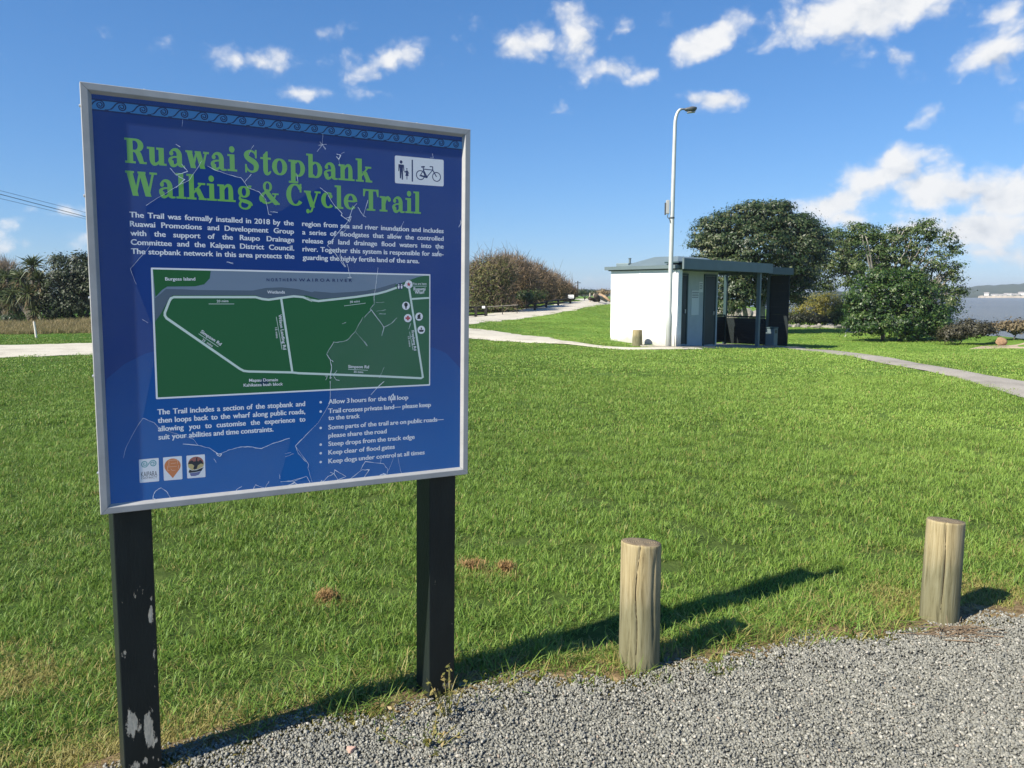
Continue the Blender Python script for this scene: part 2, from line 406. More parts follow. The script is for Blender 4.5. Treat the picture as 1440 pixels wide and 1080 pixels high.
# ------------------------------------------------------------------ instancing helper for what nobody could count
def stuff_points(name, P, rot, scl, idx, sources, label=None):
    """one object: points carrying instances of the source meshes"""
    n = len(P)
    me = bpy.data.meshes.new(name); me.vertices.add(n); me.vertices.foreach_set('co', np.ascontiguousarray(P, np.float32).ravel())
    for nm, arr in (('rot', rot), ('scl', scl)):
        a = me.attributes.new(nm, 'FLOAT_VECTOR', 'POINT'); a.data.foreach_set('vector', np.ascontiguousarray(arr, np.float32).ravel())
    a = me.attributes.new('idx', 'INT', 'POINT'); a.data.foreach_set('value', np.ascontiguousarray(idx, np.int32))
    o = link(bpy.data.objects.new(name, me))
    c = bpy.data.collections.new(name + '_sources')
    for s in sources: c.objects.link(s)
    ng = bpy.data.node_groups.new(name + '_scatter', 'GeometryNodeTree')
    ng.interface.new_socket('Geometry', in_out='INPUT', socket_type='NodeSocketGeometry')
    ng.interface.new_socket('Geometry', in_out='OUTPUT', socket_type='NodeSocketGeometry')
    gi = ng.nodes.new('NodeGroupInput'); go = ng.nodes.new('NodeGroupOutput')
    ci = ng.nodes.new('GeometryNodeCollectionInfo'); ci.inputs['Collection'].default_value = c
    ci.inputs['Separate Children'].default_value = True; ci.inputs['Reset Children'].default_value = True
    ip = ng.nodes.new('GeometryNodeInstanceOnPoints'); ip.inputs['Pick Instance'].default_value = True
    def attr(nm, dt):
        q = ng.nodes.new('GeometryNodeInputNamedAttribute'); q.data_type = dt; q.inputs['Name'].default_value = nm
        return q.outputs[0]
    e2r = ng.nodes.new('FunctionNodeEulerToRotation')
    ng.links.new(attr('rot', 'FLOAT_VECTOR'), e2r.inputs[0])
    ng.links.new(gi.outputs[0], ip.inputs['Points']); ng.links.new(ci.outputs[0], ip.inputs['Instance'])
    ng.links.new(attr('idx', 'INT'), ip.inputs['Instance Index']); ng.links.new(e2r.outputs[0], ip.inputs['Rotation'])
    ng.links.new(attr('scl', 'FLOAT_VECTOR'), ip.inputs['Scale']); ng.links.new(ip.outputs[0], go.inputs[0])
    md = o.modifiers.new('scatter', 'NODES'); md.node_group = ng
    return tag(o, label, None, None, 'stuff')
# ------------------------------------------------------------------ grass
def blade_material(name, dryness=0.0, shadefree=None):
    m = bpy.data.materials.new(name); m.use_nodes = True; nt = m.node_tree
    b = nt.nodes['Principled BSDF']; out = nt.nodes['Material Output']
    geo = N(nt, 'ShaderNodeNewGeometry'); pos = geo.outputs['Position']
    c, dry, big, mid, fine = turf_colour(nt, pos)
    at_ = N(nt, 'ShaderNodeAttribute', attribute_name='tone')
    info = N(nt, 'ShaderNodeObjectInfo')
    c = mixc(nt, math_(nt, 'MULTIPLY', at_.outputs['Fac'], .8), c, (0.265, 0.375, 0.072))
    c = mixc(nt, math_(nt, 'MULTIPLY_ADD', at_.outputs['Fac'], -3.6, .8, clamp=True), c, (0.040, 0.100, 0.014))
    # straw-coloured blades, more of them in dry patches
    dd = math_(nt, 'ADD', math_(nt, 'MULTIPLY', dry, .75), dryness)
    pick = math_(nt, 'GREATER_THAN', math_(nt, 'ADD', dd, 0.06), math_(nt, 'FRACT', math_(nt, 'MULTIPLY_ADD', at_.outputs['Fac'], 7.31, info.outputs['Random'])))
    c = mixc(nt, math_(nt, 'MULTIPLY', pick, .8), c, (0.36, 0.29, 0.105))
    hv = N(nt, 'ShaderNodeHueSaturation'); L(nt, c, hv.inputs['Color'])
    L(nt, math_(nt, 'MULTIPLY_ADD', info.outputs['Random'], .26, .87), hv.inputs['Value'])
    L(nt, hv.outputs[0], b.inputs['Base Color']); b.inputs['Roughness'].default_value = .5; b.inputs['Specular IOR Level'].default_value = .3
    tr = N(nt, 'ShaderNodeBsdfTranslucent'); L(nt, hv.outputs[0], tr.inputs['Color'])
    mx = N(nt, 'ShaderNodeMixShader'); mx.inputs[0].default_value = .32
    L(nt, b.outputs[0], mx.inputs[1]); L(nt, tr.outputs[0], mx.inputs[2]); L(nt, mx.outputs[0], out.inputs['Surface'])
    return m
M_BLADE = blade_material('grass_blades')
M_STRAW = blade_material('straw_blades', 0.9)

def blades(rng, n, radius, h, w, lean=.5, curl=.6, base=None, az=None):
    """n bent tapering blades, 3 segments; returns V, F, tone"""
    if base is None:
        a = rng.uniform(0, 2 * PI, n); r = radius * np.sqrt(rng.uniform(0, 1, n)); base = np.c_[r * np.cos(a), r * np.sin(a), np.zeros(n)]
    H = rng.uniform(h[0], h[1], n) ; Wd = rng.uniform(w[0], w[1], n)
    d = rng.uniform(0, 2 * PI, n) if az is None else az + rng.normal(0, .7, n)
    dv = np.c_[np.cos(d), np.sin(d), np.zeros(n)]
    side_a = d + PI / 2 + rng.normal(0, .5, n); sv = np.c_[np.cos(side_a), np.sin(side_a), np.zeros(n)]
    le = np.abs(rng.normal(0, lean, n)); cu = rng.uniform(.2, 1, n) * curl
    V = np.zeros((n, 7, 3)); up = np.array([0, 0, 1.0])
    for s, (t, ww) in enumerate(((0, .75), (.4, 1), (.75, .7), (1, 0))):
        ang = le + cu * t
        p = base + (dv * (np.sin(ang) * t * H)[:, None]) + up * (np.cos(ang) * t * H)[:, None]
        if s < 3:
            V[:, 2 * s] = p - sv * (Wd * ww / 2)[:, None]; V[:, 2 * s + 1] = p + sv * (Wd * ww / 2)[:, None]
        else: V[:, 6] = p
    F = np.array([[0, 1, 3, 2], [2, 3, 5, 4], [4, 5, 6, 6]])
    tone = np.repeat(rng.uniform(0, 1, n), 7)
    idx = (np.arange(n) * 7)[:, None, None]
    q = (F[None] + idx)
    tri = np.concatenate([q[:, :, [0, 1, 2]].reshape(-1, 3), q[:, :2, [0, 2, 3]].reshape(-1, 3)])
    return V.reshape(-1, 3), tri, tone
def tuft(name, seed, n, radius, h, w, mat, lean=.5, curl=.6):
    V, F, t = blades(np.random.default_rng(seed), n, radius, h, w, lean, curl)
    return np_mesh(name, V, F, mat, tone=t, link_it=False)

rng = np.random.default_rng(11)
def in_view(x, y, margin=1.2):
    return (y > -0.5) & (np.abs(x) < 0.70 * y + 1.6 * margin)
def vnoise(x, y, s, seed=0):
    return .5 + .25 * (np.sin(x * s * 1.1 + seed + 1.7 * np.sin(y * s * .7 + seed)) + np.sin(y * s * 1.3 - seed + 1.3 * np.sin(x * s * .9 + 2 * seed)))
def lawn_ok(x, y, pad=0.0):
    ok = (y > edge_y(x) + wob(x) + pad + .065 + .10 * vnoise(x, y * 0, 4.3, 7))
    far = y > 6
    for line in (ROADL, SIDEL, FOOTL): ok &= path_dist(line, x, y) > .05 - .22 * vnoise(x, y, 5.0, 3)
    t = (x - CX) * GX + (y - CY) * GY; w = (x - CX) * WX + (y - CY) * WY
    ok &= ~((t > -.05) & (t < 8.3) & (w > -.45) & (w < 3.0))
    d = x - np.interp(y, _shore_y, _shore_x); ok &= d < -2.6
    return ok
def scatter(y0, y1, dens, jitter_pad=0.0):
    xm = .70 * y1 + 2.0; n = int(2 * xm * (y1 - y0) * dens)
    x = rng.uniform(-xm, xm, n); y = rng.uniform(y0, y1, n)
    k = in_view(x, y) & lawn_ok(x, y, jitter_pad); return x[k], y[k]
tufts = []
for k in range(5): tufts.append(tuft('grass_tuft', 100 + k, 115, .10, (.022, .062), (.0021, .0043), M_BLADE, .55, .85))
for k in range(3): tufts.append(tuft('grass_tuft_long', 120 + k, 55, .09, (.05, .12), (.0026, .005), M_BLADE, .55, 1.0))
for k in range(3): tufts.append(tuft('grass_tuft_mid', 140 + k, 125, .16, (.022, .052), (.0036, .0074), M_BLADE, .45, .8))
for k in range(3): tufts.append(tuft('grass_tuft_far', 160 + k, 120, .34, (.020, .045), (.008, .018), M_BLADE, .5, .7))
for k in range(2): tufts.append(tuft('grass_tuft_straw', 180 + k, 60, .09, (.02, .055), (.0022, .004), M_STRAW, 1.0, .8))
# blender orders a collection's children by name: look the index up by sorted name
for i, t_ in enumerate(tufts): t_.name = '%02d_%s' % (i, t_.name)
def lay(x, y, lo, hi, idx, zs=(.8, 1.2)):
    n = len(x); z = terr(x, y)
    s = rng.uniform(lo, hi, n); sz = s * rng.uniform(zs[0], zs[1], n)
    return (np.c_[x, y, z - .004], np.c_[rng.normal(0, .06, n), rng.normal(0, .06, n), rng.uniform(0, 2 * PI, n)], np.c_[s, s, sz], idx)
parts_ = []
x, y = scatter(1.2, 4.6, 150); k = rng.uniform(0, 1, len(x)) < .72 + .5 * vnoise(x, y, 2.2, 1)
x, y = x[k], y[k]; parts_.append(lay(x, y, .8, 1.15, rng.integers(0, 5, len(x)), (.65, 1.25)))
x, y = scatter(4.6, 8.5, 95); parts_.append(lay(x, y, .9, 1.3, rng.integers(0, 5, len(x)), (.7, 1.2)))
x, y = scatter(8.5, 14.5, 48); parts_.append(lay(x, y, .9, 1.3, rng.integers(8, 11, len(x)), (.7, 1.2)))
x, y = scatter(14.5, 26, 17); parts_.append(lay(x, y, .8, 1.2, rng.integers(11, 14, len(x)), (.7, 1.1)))
x, y = scatter(26, 70, 6); parts_.append(lay(x, y, .95, 1.5, rng.integers(11, 14, len(x)), (.6, .9)))
# longer unmown clumps along the gravel edge and straw where the edge was sprayed
n = 900; x = rng.uniform(-3.6, 5.2, n); y = edge_y(x) + wob(x) + np.abs(rng.normal(0.13, .16, n))
k = (vnoise(x, y, 3.1, 4) > .42) & in_view(x, y); parts_.append(lay(x[k], y[k], .75, 1.25, rng.integers(5, 8, k.sum()), (.6, 1.1)))
n = 7000; x = rng.uniform(-3.6, 5.2, n); y = edge_y(x) + wob(x) + rng.normal(.05, .07, n)
k = in_view(x, y); parts_.append(lay(x[k], y[k], .6, 1.1, rng.integers(14, 16, k.sum()), (.35, .8)))
# bare straw by the right-hand bollard and a few worn spots
for (px, py, sx_, sy_, cnt) in ((250, 1050, .14, .06, 200), (420, 1010, .16, .05, 160), (100, 1090, .2, .06, 160), (730, 945, .12, .05, 140), (1390, 838, .20, .13, 260), (1285, 855, .12, .12, 110), (665, 805, .07, .08, 50), (712, 806, .03, .03, 14), (460, 848, .05, .04, 26), (1425, 775, .3, .12, 80), (40, 950, .25, .12, 120), (860, 935, .08, .04, 60)):
    g = gp(px, py); x = rng.normal(g.x, sx_, cnt); y = rng.normal(g.y, sy_, cnt); parts_.append(lay(x, y, .7, 1.2, rng.integers(14, 16, cnt), (.5, 1.1)))
# stray clumps growing through the gravel
for (px, py, s_, cnt) in ((560, 1010, .07, 10), (905, 960, .05, 4), (1010, 945, .06, 5), (830, 965, .05, 4), (600, 1045, .06, 5), (1180, 960, .03, 2), (640, 985, .05, 6)):
    g = gp(px, py); x = rng.normal(g.x, s_, cnt); y = rng.normal(g.y, s_ * .6, cnt); parts_.append(lay(x, y, .45, .9, rng.integers(5, 8, cnt), (.5, .9)))
GP = [np.concatenate([p[i] for p in parts_]) for i in range(4)]
k = np.hypot((GP[0][:, 0] + .30) / .17, (GP[0][:, 1] - 2.68) / .15) > 1          # gravel kept clear round the foot of the right post
GP = [q[k] for q in GP]
stuff_points('lawn_grass', GP[0], GP[1], GP[2], GP[3], tufts, 'mown green lawn grass with straw-coloured dry patches')

# ------------------------------------------------------------------ bare earth and dead grass along the sprayed edge
def dirt_strip():
    xs = np.linspace(-5, 8, 700); V = []
    for x in xs:
        e = float(edge_y(x) + wob(x)); w0 = .055 + .03 * math.sin(x * 6.1 + 1); w1 = (.13 + .07 * float(vnoise(x, 0, 4.3, 7)) + .04 * math.sin(x * 13)) * (.45 + .55 * sstep(-1.3, -.2, x))
        for k in range(7):
            y = e - w0 + (w0 + w1) * k / 6; V.append((x, y, tz(x, y) + (.021 if 0 < k < 6 else -.006)))
    F = [(i * 7 + k, (i + 1) * 7 + k, (i + 1) * 7 + k + 1, i * 7 + k + 1) for i in range(len(xs) - 1) for k in range(6)]
    mt, nt, b = new_mat('bare_earth'); geo = N(nt, 'ShaderNodeNewGeometry'); n = noise(nt, geo.outputs['Position'], 26, 7, .7); n2_ = noise(nt, geo.outputs['Position'], 3, 3, .5)
    r = ramp(nt, n.outputs['Fac'], [(.35, (.07, .048, .025)), (.5, (.19, .135, .072)), (.65, (.36, .275, .155))]); L(nt, mixc(nt, math_(nt, 'MULTIPLY_ADD', n2_.outputs['Fac'], 1.6, -.5, clamp=True), r.outputs[0], (.26, .185, .10)), b.inputs['Base Color'])
    b.inputs['Roughness'].default_value = .95; b.inputs['Specular IOR Level'].default_value = .1
    bp = N(nt, 'ShaderNodeBump'); bp.inputs['Distance'].default_value = .02; L(nt, n.outputs['Fac'], bp.inputs['Height']); L(nt, bp.outputs[0], b.inputs['Normal'])
    return tag(np_mesh('bare_earth_strip', np.array(V), np.array(F), mt, smooth=True), kind='structure')
dirt_strip()
# ------------------------------------------------------------------ gravel
def gravel_sheet():
    xs = np.concatenate([np.linspace(-30, -4, 40), np.linspace(-3.9, 5.5, 260), np.linspace(5.6, 30, 40)]); V = []; F = []
    e = np.interp(xs, EDGE[:, 0], EDGE[:, 1]) + wob(xs) + .01
    ks = np.concatenate([[0, .03, .08], np.linspace(.15, 1, 24)])
    for i, x in enumerate(xs):
        for k in ks:
            y = e[i] - k * (e[i] + 9.0); V.append((x, y, tz(x, y) + (.018 if k > 0.003 else .002)))
    m = len(ks); F = [(i * m + k, i * m + k + 1, (i + 1) * m + k + 1, (i + 1) * m + k) for i in range(len(xs) - 1) for k in range(m - 1)]
    mt, nt, b = new_mat('gravel_bed'); geo = N(nt, 'ShaderNodeNewGeometry')
    vo = N(nt, 'ShaderNodeTexVoronoi'); vo.inputs['Scale'].default_value = 75; L(nt, geo.outputs['Position'], vo.inputs['Vector'])
    r = ramp(nt, vo.outputs['Color'], [(0, (.09, .09, .078)), (.6, (.16, .16, .14)), (1, (.24, .235, .205))])
    L(nt, r.outputs[0], b.inputs['Base Color']); b.inputs['Roughness'].default_value = .9; b.inputs['Specular IOR Level'].default_value = .2
    bp = N(nt, 'ShaderNodeBump', invert=True); bp.inputs['Strength'].default_value = .8; bp.inputs['Distance'].default_value = .012
    L(nt, vo.outputs['Distance'], bp.inputs['Height']); L(nt, bp.outputs[0], b.inputs['Normal'])
    return tag(np_mesh('gravel_ground', np.array(V), np.array(F), mt), kind='structure')
gravel_sheet()
def stone_material():
    m, nt, b = new_mat('crushed_stone')
    at_ = N(nt, 'ShaderNodeAttribute', attribute_name='tone'); geo = N(nt, 'ShaderNodeNewGeometry')
    c = ramp(nt, at_.outputs['Fac'], [(0, (.125, .125, .110)), (.35, (.185, .183, .158)), (.75, (.25, .245, .21)), (.92, (.32, .31, .265)), (.975, (.47, .45, .39)), (1, (.33, .25, .19))])
    n = noise(nt, geo.outputs['Position'], 160, 3, .6)
    L(nt, mixc(nt, math_(nt, 'MULTIPLY', n.outputs['Fac'], .35), c.outputs[0], (.24, .235, .20)), b.inputs['Base Color'])
    b.inputs['Roughness'].default_value = .75; b.inputs['Specular IOR Level'].default_value = .35
    return m
M_STONE = stone_material()
def ico():
    t = (1 + 5 ** .5) / 2
    v = np.array([(-1, t, 0), (1, t, 0), (-1, -t, 0), (1, -t, 0), (0, -1, t), (0, 1, t), (0, -1, -t), (0, 1, -t), (t, 0, -1), (t, 0, 1), (-t, 0, -1), (-t, 0, 1)]) / math.hypot(1, t)
    f = np.array([(0, 11, 5), (0, 5, 1), (0, 1, 7), (0, 7, 10), (0, 10, 11), (1, 5, 9), (5, 11, 4), (11, 10, 2), (10, 7, 6), (7, 1, 8), (3, 9, 4), (3, 4, 2), (3, 2, 6), (3, 6, 8), (3, 8, 9), (4, 9, 5), (2, 4, 11), (6, 2, 10), (8, 6, 7), (9, 8, 1)])
    return v, f
ICO_V, ICO_F = ico()
def rand_rot(r):
    q = r.normal(size=4); q /= np.linalg.norm(q); w, x, y, z = q
    return np.array([[1 - 2 * (y * y + z * z), 2 * (x * y - z * w), 2 * (x * z + y * w)], [2 * (x * y + z * w), 1 - 2 * (x * x + z * z), 2 * (y * z - x * w)], [2 * (x * z - y * w), 2 * (y * z + x * w), 1 - 2 * (x * x + y * y)]])
def stone_patch(seed, n=250, size=.16):
    r = np.random.default_rng(seed); V = []; F = []; T = []
    for i in range(n):
        s = r.choice([r.uniform(.0024, .0042), r.uniform(.0042, .0078)], p=[.5, .5])
        v = ICO_V * r.uniform(.72, 1.25, (12, 1)) * np.array([1, r.uniform(.6, 1), r.uniform(.5, .85)]) * s
        v = v @ rand_rot(r).T + [r.uniform(-size / 2, size / 2), r.uniform(-size / 2, size / 2), r.uniform(-.001, .0065)]
        F.append(ICO_F + 12 * i); V.append(v); T.append(np.full(12, r.uniform(0, 1)))
    return np_mesh('gravel_patch', np.vstack(V), np.vstack(F), M_STONE, tone=np.concatenate(T), link_it=False)
gsrc = [stone_patch(300 + k) for k in range(7)]
for i, g in enumerate(gsrc): g.name = '%02d_gravel_patch' % i
gx, gy = np.meshgrid(np.arange(-3.2, 5.2, .105), np.arange(.9, 4.6, .105)); gx = gx.ravel() + rng.uniform(-.03, .03, gx.size); gy = gy.ravel() + rng.uniform(-.03, .03, gy.size)
k = (gy < edge_y(gx) + wob(gx) - .045 + rng.normal(0, .025, gx.size)) & (np.abs(gx) < .8 * gy + 1.3); gx, gy = gx[k], gy[k]; n = len(gx)
stuff_points('gravel_stones', np.c_[gx, gy, terr(gx, gy) + .019], np.c_[np.zeros(n), np.zeros(n), rng.uniform(0, 6.28, n)], np.c_[rng.uniform(.9, 1.15, (n, 1)).repeat(3, 1)], rng.integers(0, 7, n), gsrc, 'loose grey crushed stone of the car park edge')
# ------------------------------------------------------------------ information sign
SW, SH, SZ0 = 1.17, 1.2003, 0.873
SROT = Euler((R(0.801), R(0.515), R(29.004)), 'XYZ').to_matrix()
SBL = Vector((-1.18194, 2.21230, 0.87293))
SORG = SBL - SROT @ Vector((0, 0, SZ0))
sign = thing('information_sign', SORG, 'large blue trail information board in a grey metal frame on two dark posts', 'sign')
sign.rotation_euler = Euler((R(0.801), R(0.515), R(29.004)), 'XYZ')
_inv = SROT.transposed()
_eye = _inv @ (Vector((0, 0, EYE)) - SORG)
def S(p, y=0.010):
    """pixel of the photograph -> (x, z) on the board's plane"""
    d = _inv @ ray(*p); t = (y - _eye.y) / d.y; q = _eye + d * t
    return (q.x, q.z)
Z1 = lambda x, y: (100 + x / 3.6, 100 + y / 3.6)
Z2 = lambda x, y: (380 + x / 3.857, 120 + y / 3.857)
Z3 = lambda x, y: (200 + x / 5.4, 360 + y / 5.4)
Z4 = lambda x, y: (420 + x / 5.4, 360 + y / 5.4)
Z5 = lambda x, y: (130 + x / 4.8, 540 + y / 4.8)
Z6 = lambda x, y: (400 + x / 5.143, 530 + y / 5.143)
ZI = lambda x, y: (540 + x / 14.4, 210 + y / 14.4)
ZL = lambda x, y: (180 + x / 12., 630 + y / 12.)
ZK = lambda x, y: (540 + x / 10.8, 380 + y / 10.8)

def print_mat(name, col, rough=.42):
    m, nt, b = new_mat(name)
    tc = N(nt, 'ShaderNodeTexCoord'); n = noise(nt, tc.outputs['Object'], 7, 5, .6)
    L(nt, mixc(nt, math_(nt, 'MULTIPLY', n.outputs['Fac'], .22), col, [c * .72 + .02 for c in col]), b.inputs['Base Color'])
    b.inputs['Roughness'].default_value = rough; b.inputs['Specular IOR Level'].default_value = .28
    return m
P_NAVY = print_mat('print_navy', (.006, .048, .245)); P_BLUE = print_mat('print_blue', (.004, .125, .42))
P_BAND = print_mat('print_pale_blue', (.075, .30, .60)); P_INK = print_mat('print_ink', (.014, .028, .115))
P_LIME = print_mat('print_lime', (.19, .50, .105)); P_WHITE = print_mat('print_white', (.86, .88, .90))
P_GREEN = print_mat('print_map_green', (.022, .140, .050)); P_ISLE = print_mat('print_island_green', (.020, .135, .040)); P_RIVER = print_mat('print_river_grey', (.20, .27, .36))
P_WET = print_mat('print_wetland_grey', (.105, .15, .20)); P_TRACK = print_mat('print_track', (.66, .80, .72)); P_RED = print_mat('print_red', (.50, .06, .07))
P_ORANGE = print_mat('print_orange', (.72, .24, .07)); P_TEAL = print_mat('print_teal', (.05, .34, .36)); P_BLACK = print_mat('print_black', (.012, .014, .018))
P_YEL = print_mat('print_straw', (.60, .48, .20)); P_RUST = print_mat('print_rust', (.38, .12, .09)); P_BUSH = print_mat('print_bush_blue', (.012, .05, .095))

class Print:
    """flat printed shapes on the board, each a hair in front of the one before"""
    def __init__(s, layer, step=0): s.mb = MB(); s.y = 0.010 - layer * 0.000035; s.step = .0000011
    def _bump(s): s.y -= s.step
    def poly(s, pts):                              # pts are (x, z)
        s._bump()
        a = sum(pts[i][0] * pts[(i + 1) % len(pts)][1] - pts[(i + 1) % len(pts)][0] * pts[i][1] for i in range(len(pts)))
        if a < 0: pts = pts[::-1]
        s.mb.poly([(x, s.y, z) for x, z in pts])
    def strip(s, pts, w):
        s._bump(); n = len(pts); A = []; B = []
        if isinstance(w, (int, float)): w = [w] * n
        for i in range(n):
            p = np.array(pts[i]); q0 = np.array(pts[max(i - 1, 0)]); q1 = np.array(pts[min(i + 1, n - 1)])
            t = q1 - q0; l = np.linalg.norm(t); t = t / l if l > 1e-9 else np.array([1., 0])
            nn = np.array([-t[1], t[0]]); k = 1.0
            if 0 < i < n - 1:
                t1 = p - q0; t1 = t1 / (np.linalg.norm(t1) + 1e-12); k = 1 / max(.5, abs(np.dot(t, t1)))
            A.append(p + nn * w[i] / 2 * k); B.append(p - nn * w[i] / 2 * k)
        vs = [(q[0], s.y, q[1]) for pr in zip(A, B) for q in pr]
        s.mb.add(vs, [(2 * i, 2 * i + 1, 2 * i + 3, 2 * i + 2) for i in range(n - 1)])
    def disc(s, c, rx, rz=None, n=28):
        rz = rz or rx; s.poly([(c[0] + rx * math.cos(k * 2 * PI / n), c[1] + rz * math.sin(k * 2 * PI / n)) for k in range(n)])
    def ring(s, c, r, w, n=28, a0=0, a1=2 * PI): s.strip([(c[0] + r * math.cos(a0 + (a1 - a0) * k / n), c[1] + r * math.sin(a0 + (a1 - a0) * k / n)) for k in range(n + 1)], w)
    def build(s, name, mat, parent): return s.mb.build(name, mat, parent)
def rounded(pts, r=.006, n=5):
    out = []
    for i in range(len(pts)):
        p = Vector(pts[i]); a = (Vector(pts[i - 1]) - p).normalized(); b = (Vector(pts[(i + 1) % len(pts)]) - p).normalized()
        for k in range(n + 1):
            t = k / n; q = (p + a * r) * (1 - t) ** 2 + p * 2 * t * (1 - t) + (p + b * r) * t * t; out.append((q.x, q.y))
    return out
def bez(P, n=14):
    P = [np.array(p, float) for p in P]; out = []
    for k in range(n + 1):
        t = k / n; Q = P
        while len(Q) > 1: Q = [Q[i] * (1 - t) + Q[i + 1] * t for i in range(len(Q) - 1)]
        out.append(tuple(Q[0]))
    return out

# --- frame: four mitred lengths of folded aluminium
def alu_mat():
    m, nt, b = new_mat('weathered_aluminium'); tc = N(nt, 'ShaderNodeTexCoord')
    n = noise(nt, tc.outputs['Object'], 9, 7, .65); f = noise(nt, tc.outputs['Object'], 120, 2, .5)
    r = ramp(nt, n.outputs['Fac'], [(.3, (.34, .34, .335)), (.7, (.45, .45, .44))])
    L(nt, mixc(nt, math_(nt, 'MULTIPLY_ADD', f.outputs['Fac'], 1.6, -.95, clamp=True), r.outputs[0], (.30, .29, .27)), b.inputs['Base Color'])
    b.inputs['Metallic'].default_value = .15; b.inputs['Roughness'].default_value = .55
    return m
M_ALU = alu_mat()
def frame_part():
    mb = MB(); prof = [(0, .034), (0, .001), (.0012, 0), (.0175, 0), (.019, .0006), (.027, .0098), (.027, .013), (.030, .034)]
    c = [(0, SZ0 + SH), (SW, SZ0 + SH), (SW, SZ0), (0, SZ0)]; inw = [(1, -1), (-1, -1), (-1, 1), (1, 1)]
    for s in range(4):
        a, b = s, (s + 1) % 4; along = Vector((c[b][0] - c[a][0], c[b][1] - c[a][1])).normalized() * .0005
        vs = []
        for (w, y) in prof:
            vs.append((c[a][0] + inw[a][0] * w + along.x, y, c[a][1] + inw[a][1] * w + along.y))
            vs.append((c[b][0] + inw[b][0] * w - along.x, y, c[b][1] + inw[b][1] * w - along.y))
        m = len(prof); fs = [(2 * i, 2 * i + 1, 2 * ((i + 1) % m) + 1, 2 * ((i + 1) % m)) for i in range(m)]
        fs += [tuple(2 * i for i in range(m)), tuple(2 * i + 1 for i in range(m - 1, -1, -1))]
        mb.add(vs, fs)
    return mb.build('frame', M_ALU, sign)
frame = frame_part()
mb = MB(); mb.box(.004, SW - .004, .0345, .042, SZ0 + .004, SZ0 + SH - .004); mb.build('backing_board', flat_mat('grey_backing', (.30, .31, .32), .6, .2), sign)
M_SCREW = flat_mat('screw_steel', (.55, .55, .54), .4, .7)
for zz in (SZ0 + 1.14, SZ0 + .90, SZ0 + .62, SZ0 + .40, SZ0 + .12):
    mb = MB(); mb.tube([(0, .016, zz), (-.003, .016, zz), (-.0042, .016, zz)], [.0045, .0042, .0022], 10); mb.build('screw', M_SCREW, frame)
for xx in (.16, .44, .73, .98):
    mb = MB(); mb.tube([(xx, .016, SZ0 + SH), (xx, .016, SZ0 + SH + .003), (xx, .016, SZ0 + SH + .0042)], [.0045, .0042, .0022], 10); mb.build('screw', M_SCREW, frame)

# --- printed panel
x0, x1, z0, z1 = .022, SW - .022, SZ0 + .022, SZ0 + SH - .022
mb = MB(); mb.box(x0, x1, .0100, .013, z0, z1); panel = mb.build('printed_panel', P_NAVY, sign)
p = Print(1)
lo = S(Z5(120, 815)); ro = S(Z6(1283, 655))
wave = [S(q) for q in ((131, 562), (150, 533), (175, 512), (205, 497), (232, 490))] + [S(q) for q in ((590, 489), (610, 489), (628, 497), (651, 519))]
p.poly([(x0 + .003, z0 + .003)] + [(max(x0 + .003, wave[0][0]), wave[0][1])] + wave[1:-1] + [(x1 - .003, wave[-1][1]), (x1 - .003, z0 + .003)]); nt_ = P_BLUE.node_tree; b_ = nt_.nodes['Principled BSDF']; tc_ = N(nt_, 'ShaderNodeTexCoord'); sz_ = N(nt_, 'ShaderNodeSeparateXYZ'); L(nt_, tc_.outputs['Object'], sz_.inputs[0])
mr_ = N(nt_, 'ShaderNodeMapRange'); mr_.inputs[1].default_value = SZ0 + .10; mr_.inputs[2].default_value = SZ0 + .52; L(nt_, sz_.outputs[2], mr_.inputs[0])     # the print itself fades to navy upwards
old_ = b_.inputs['Base Color'].links[0].from_socket; L(nt_, mixc(nt_, math_(nt_, 'MULTIPLY', mr_.outputs[0], .8), old_, (.006, .052, .255)), b_.inputs['Base Color'])
p.build('blue_lower_field', P_BLUE, panel)
# koru band
p = Print(2)
bt0, bb0 = S(Z1(105, 155)), S(Z1(105, 203)); bt1, bb1 = S(Z2(1047, 298)), S(Z2(1047, 336))
zt, zb = (bt0[1] + bt1[1]) / 2, (bb0[1] + bb1[1]) / 2; bx0, bx1 = bt0[0] - .002, bt1[0] + .004
p.poly([(bx0, zt), (bx1, zt), (bx1, zb), (bx0, zb)]); p.build('koru_band', P_BAND, panel)
p = Print(3, .00001); p2 = Print(5, .00001); hb = zt - zb; per = (bx1 - bx0) / 21.0
p.strip([(bx0, zt + .002), (bx1, zt + .002)], .004); p.strip([(bx0, zb - .002), (bx1, zb - .002)], .004)
for k in range(21):
    cx = bx0 + per * (k + .40); cz = (zt + zb) / 2 + hb * .04; r0 = hb * .47
    sp = [(cx + (r0 * (1 - t / 26 * .80)) * math.cos(PI * .55 - t / 26 * 3.7 * PI), cz + (r0 * (1 - t / 26 * .80)) * math.sin(PI * .55 - t / 26 * 3.7 * PI)) for t in range(27)]
    tail = bez([(cx - per * .80, zb + hb * .02), (cx - per * .30, zb + hb * .0), (cx - per * .42, zt - hb * .02), sp[0]], 10)
    p.strip(tail[:-1] + sp, [.0034] * len(tail[:-1]) + [.0034 - .0006 * t / 26 for t in range(27)])
    tail2 = bez([(cx - per * .62, zb + hb * .06), (cx - per * .18, zb + hb * .08), (cx - per * .26, zt - hb * .12), (cx + r0 * .02, cz + r0 * .66)], 8)
    p2.strip(tail2, .0016)
p.build('koru_scrolls', P_INK, panel); p2.build('koru_highlights', P_BAND, panel)

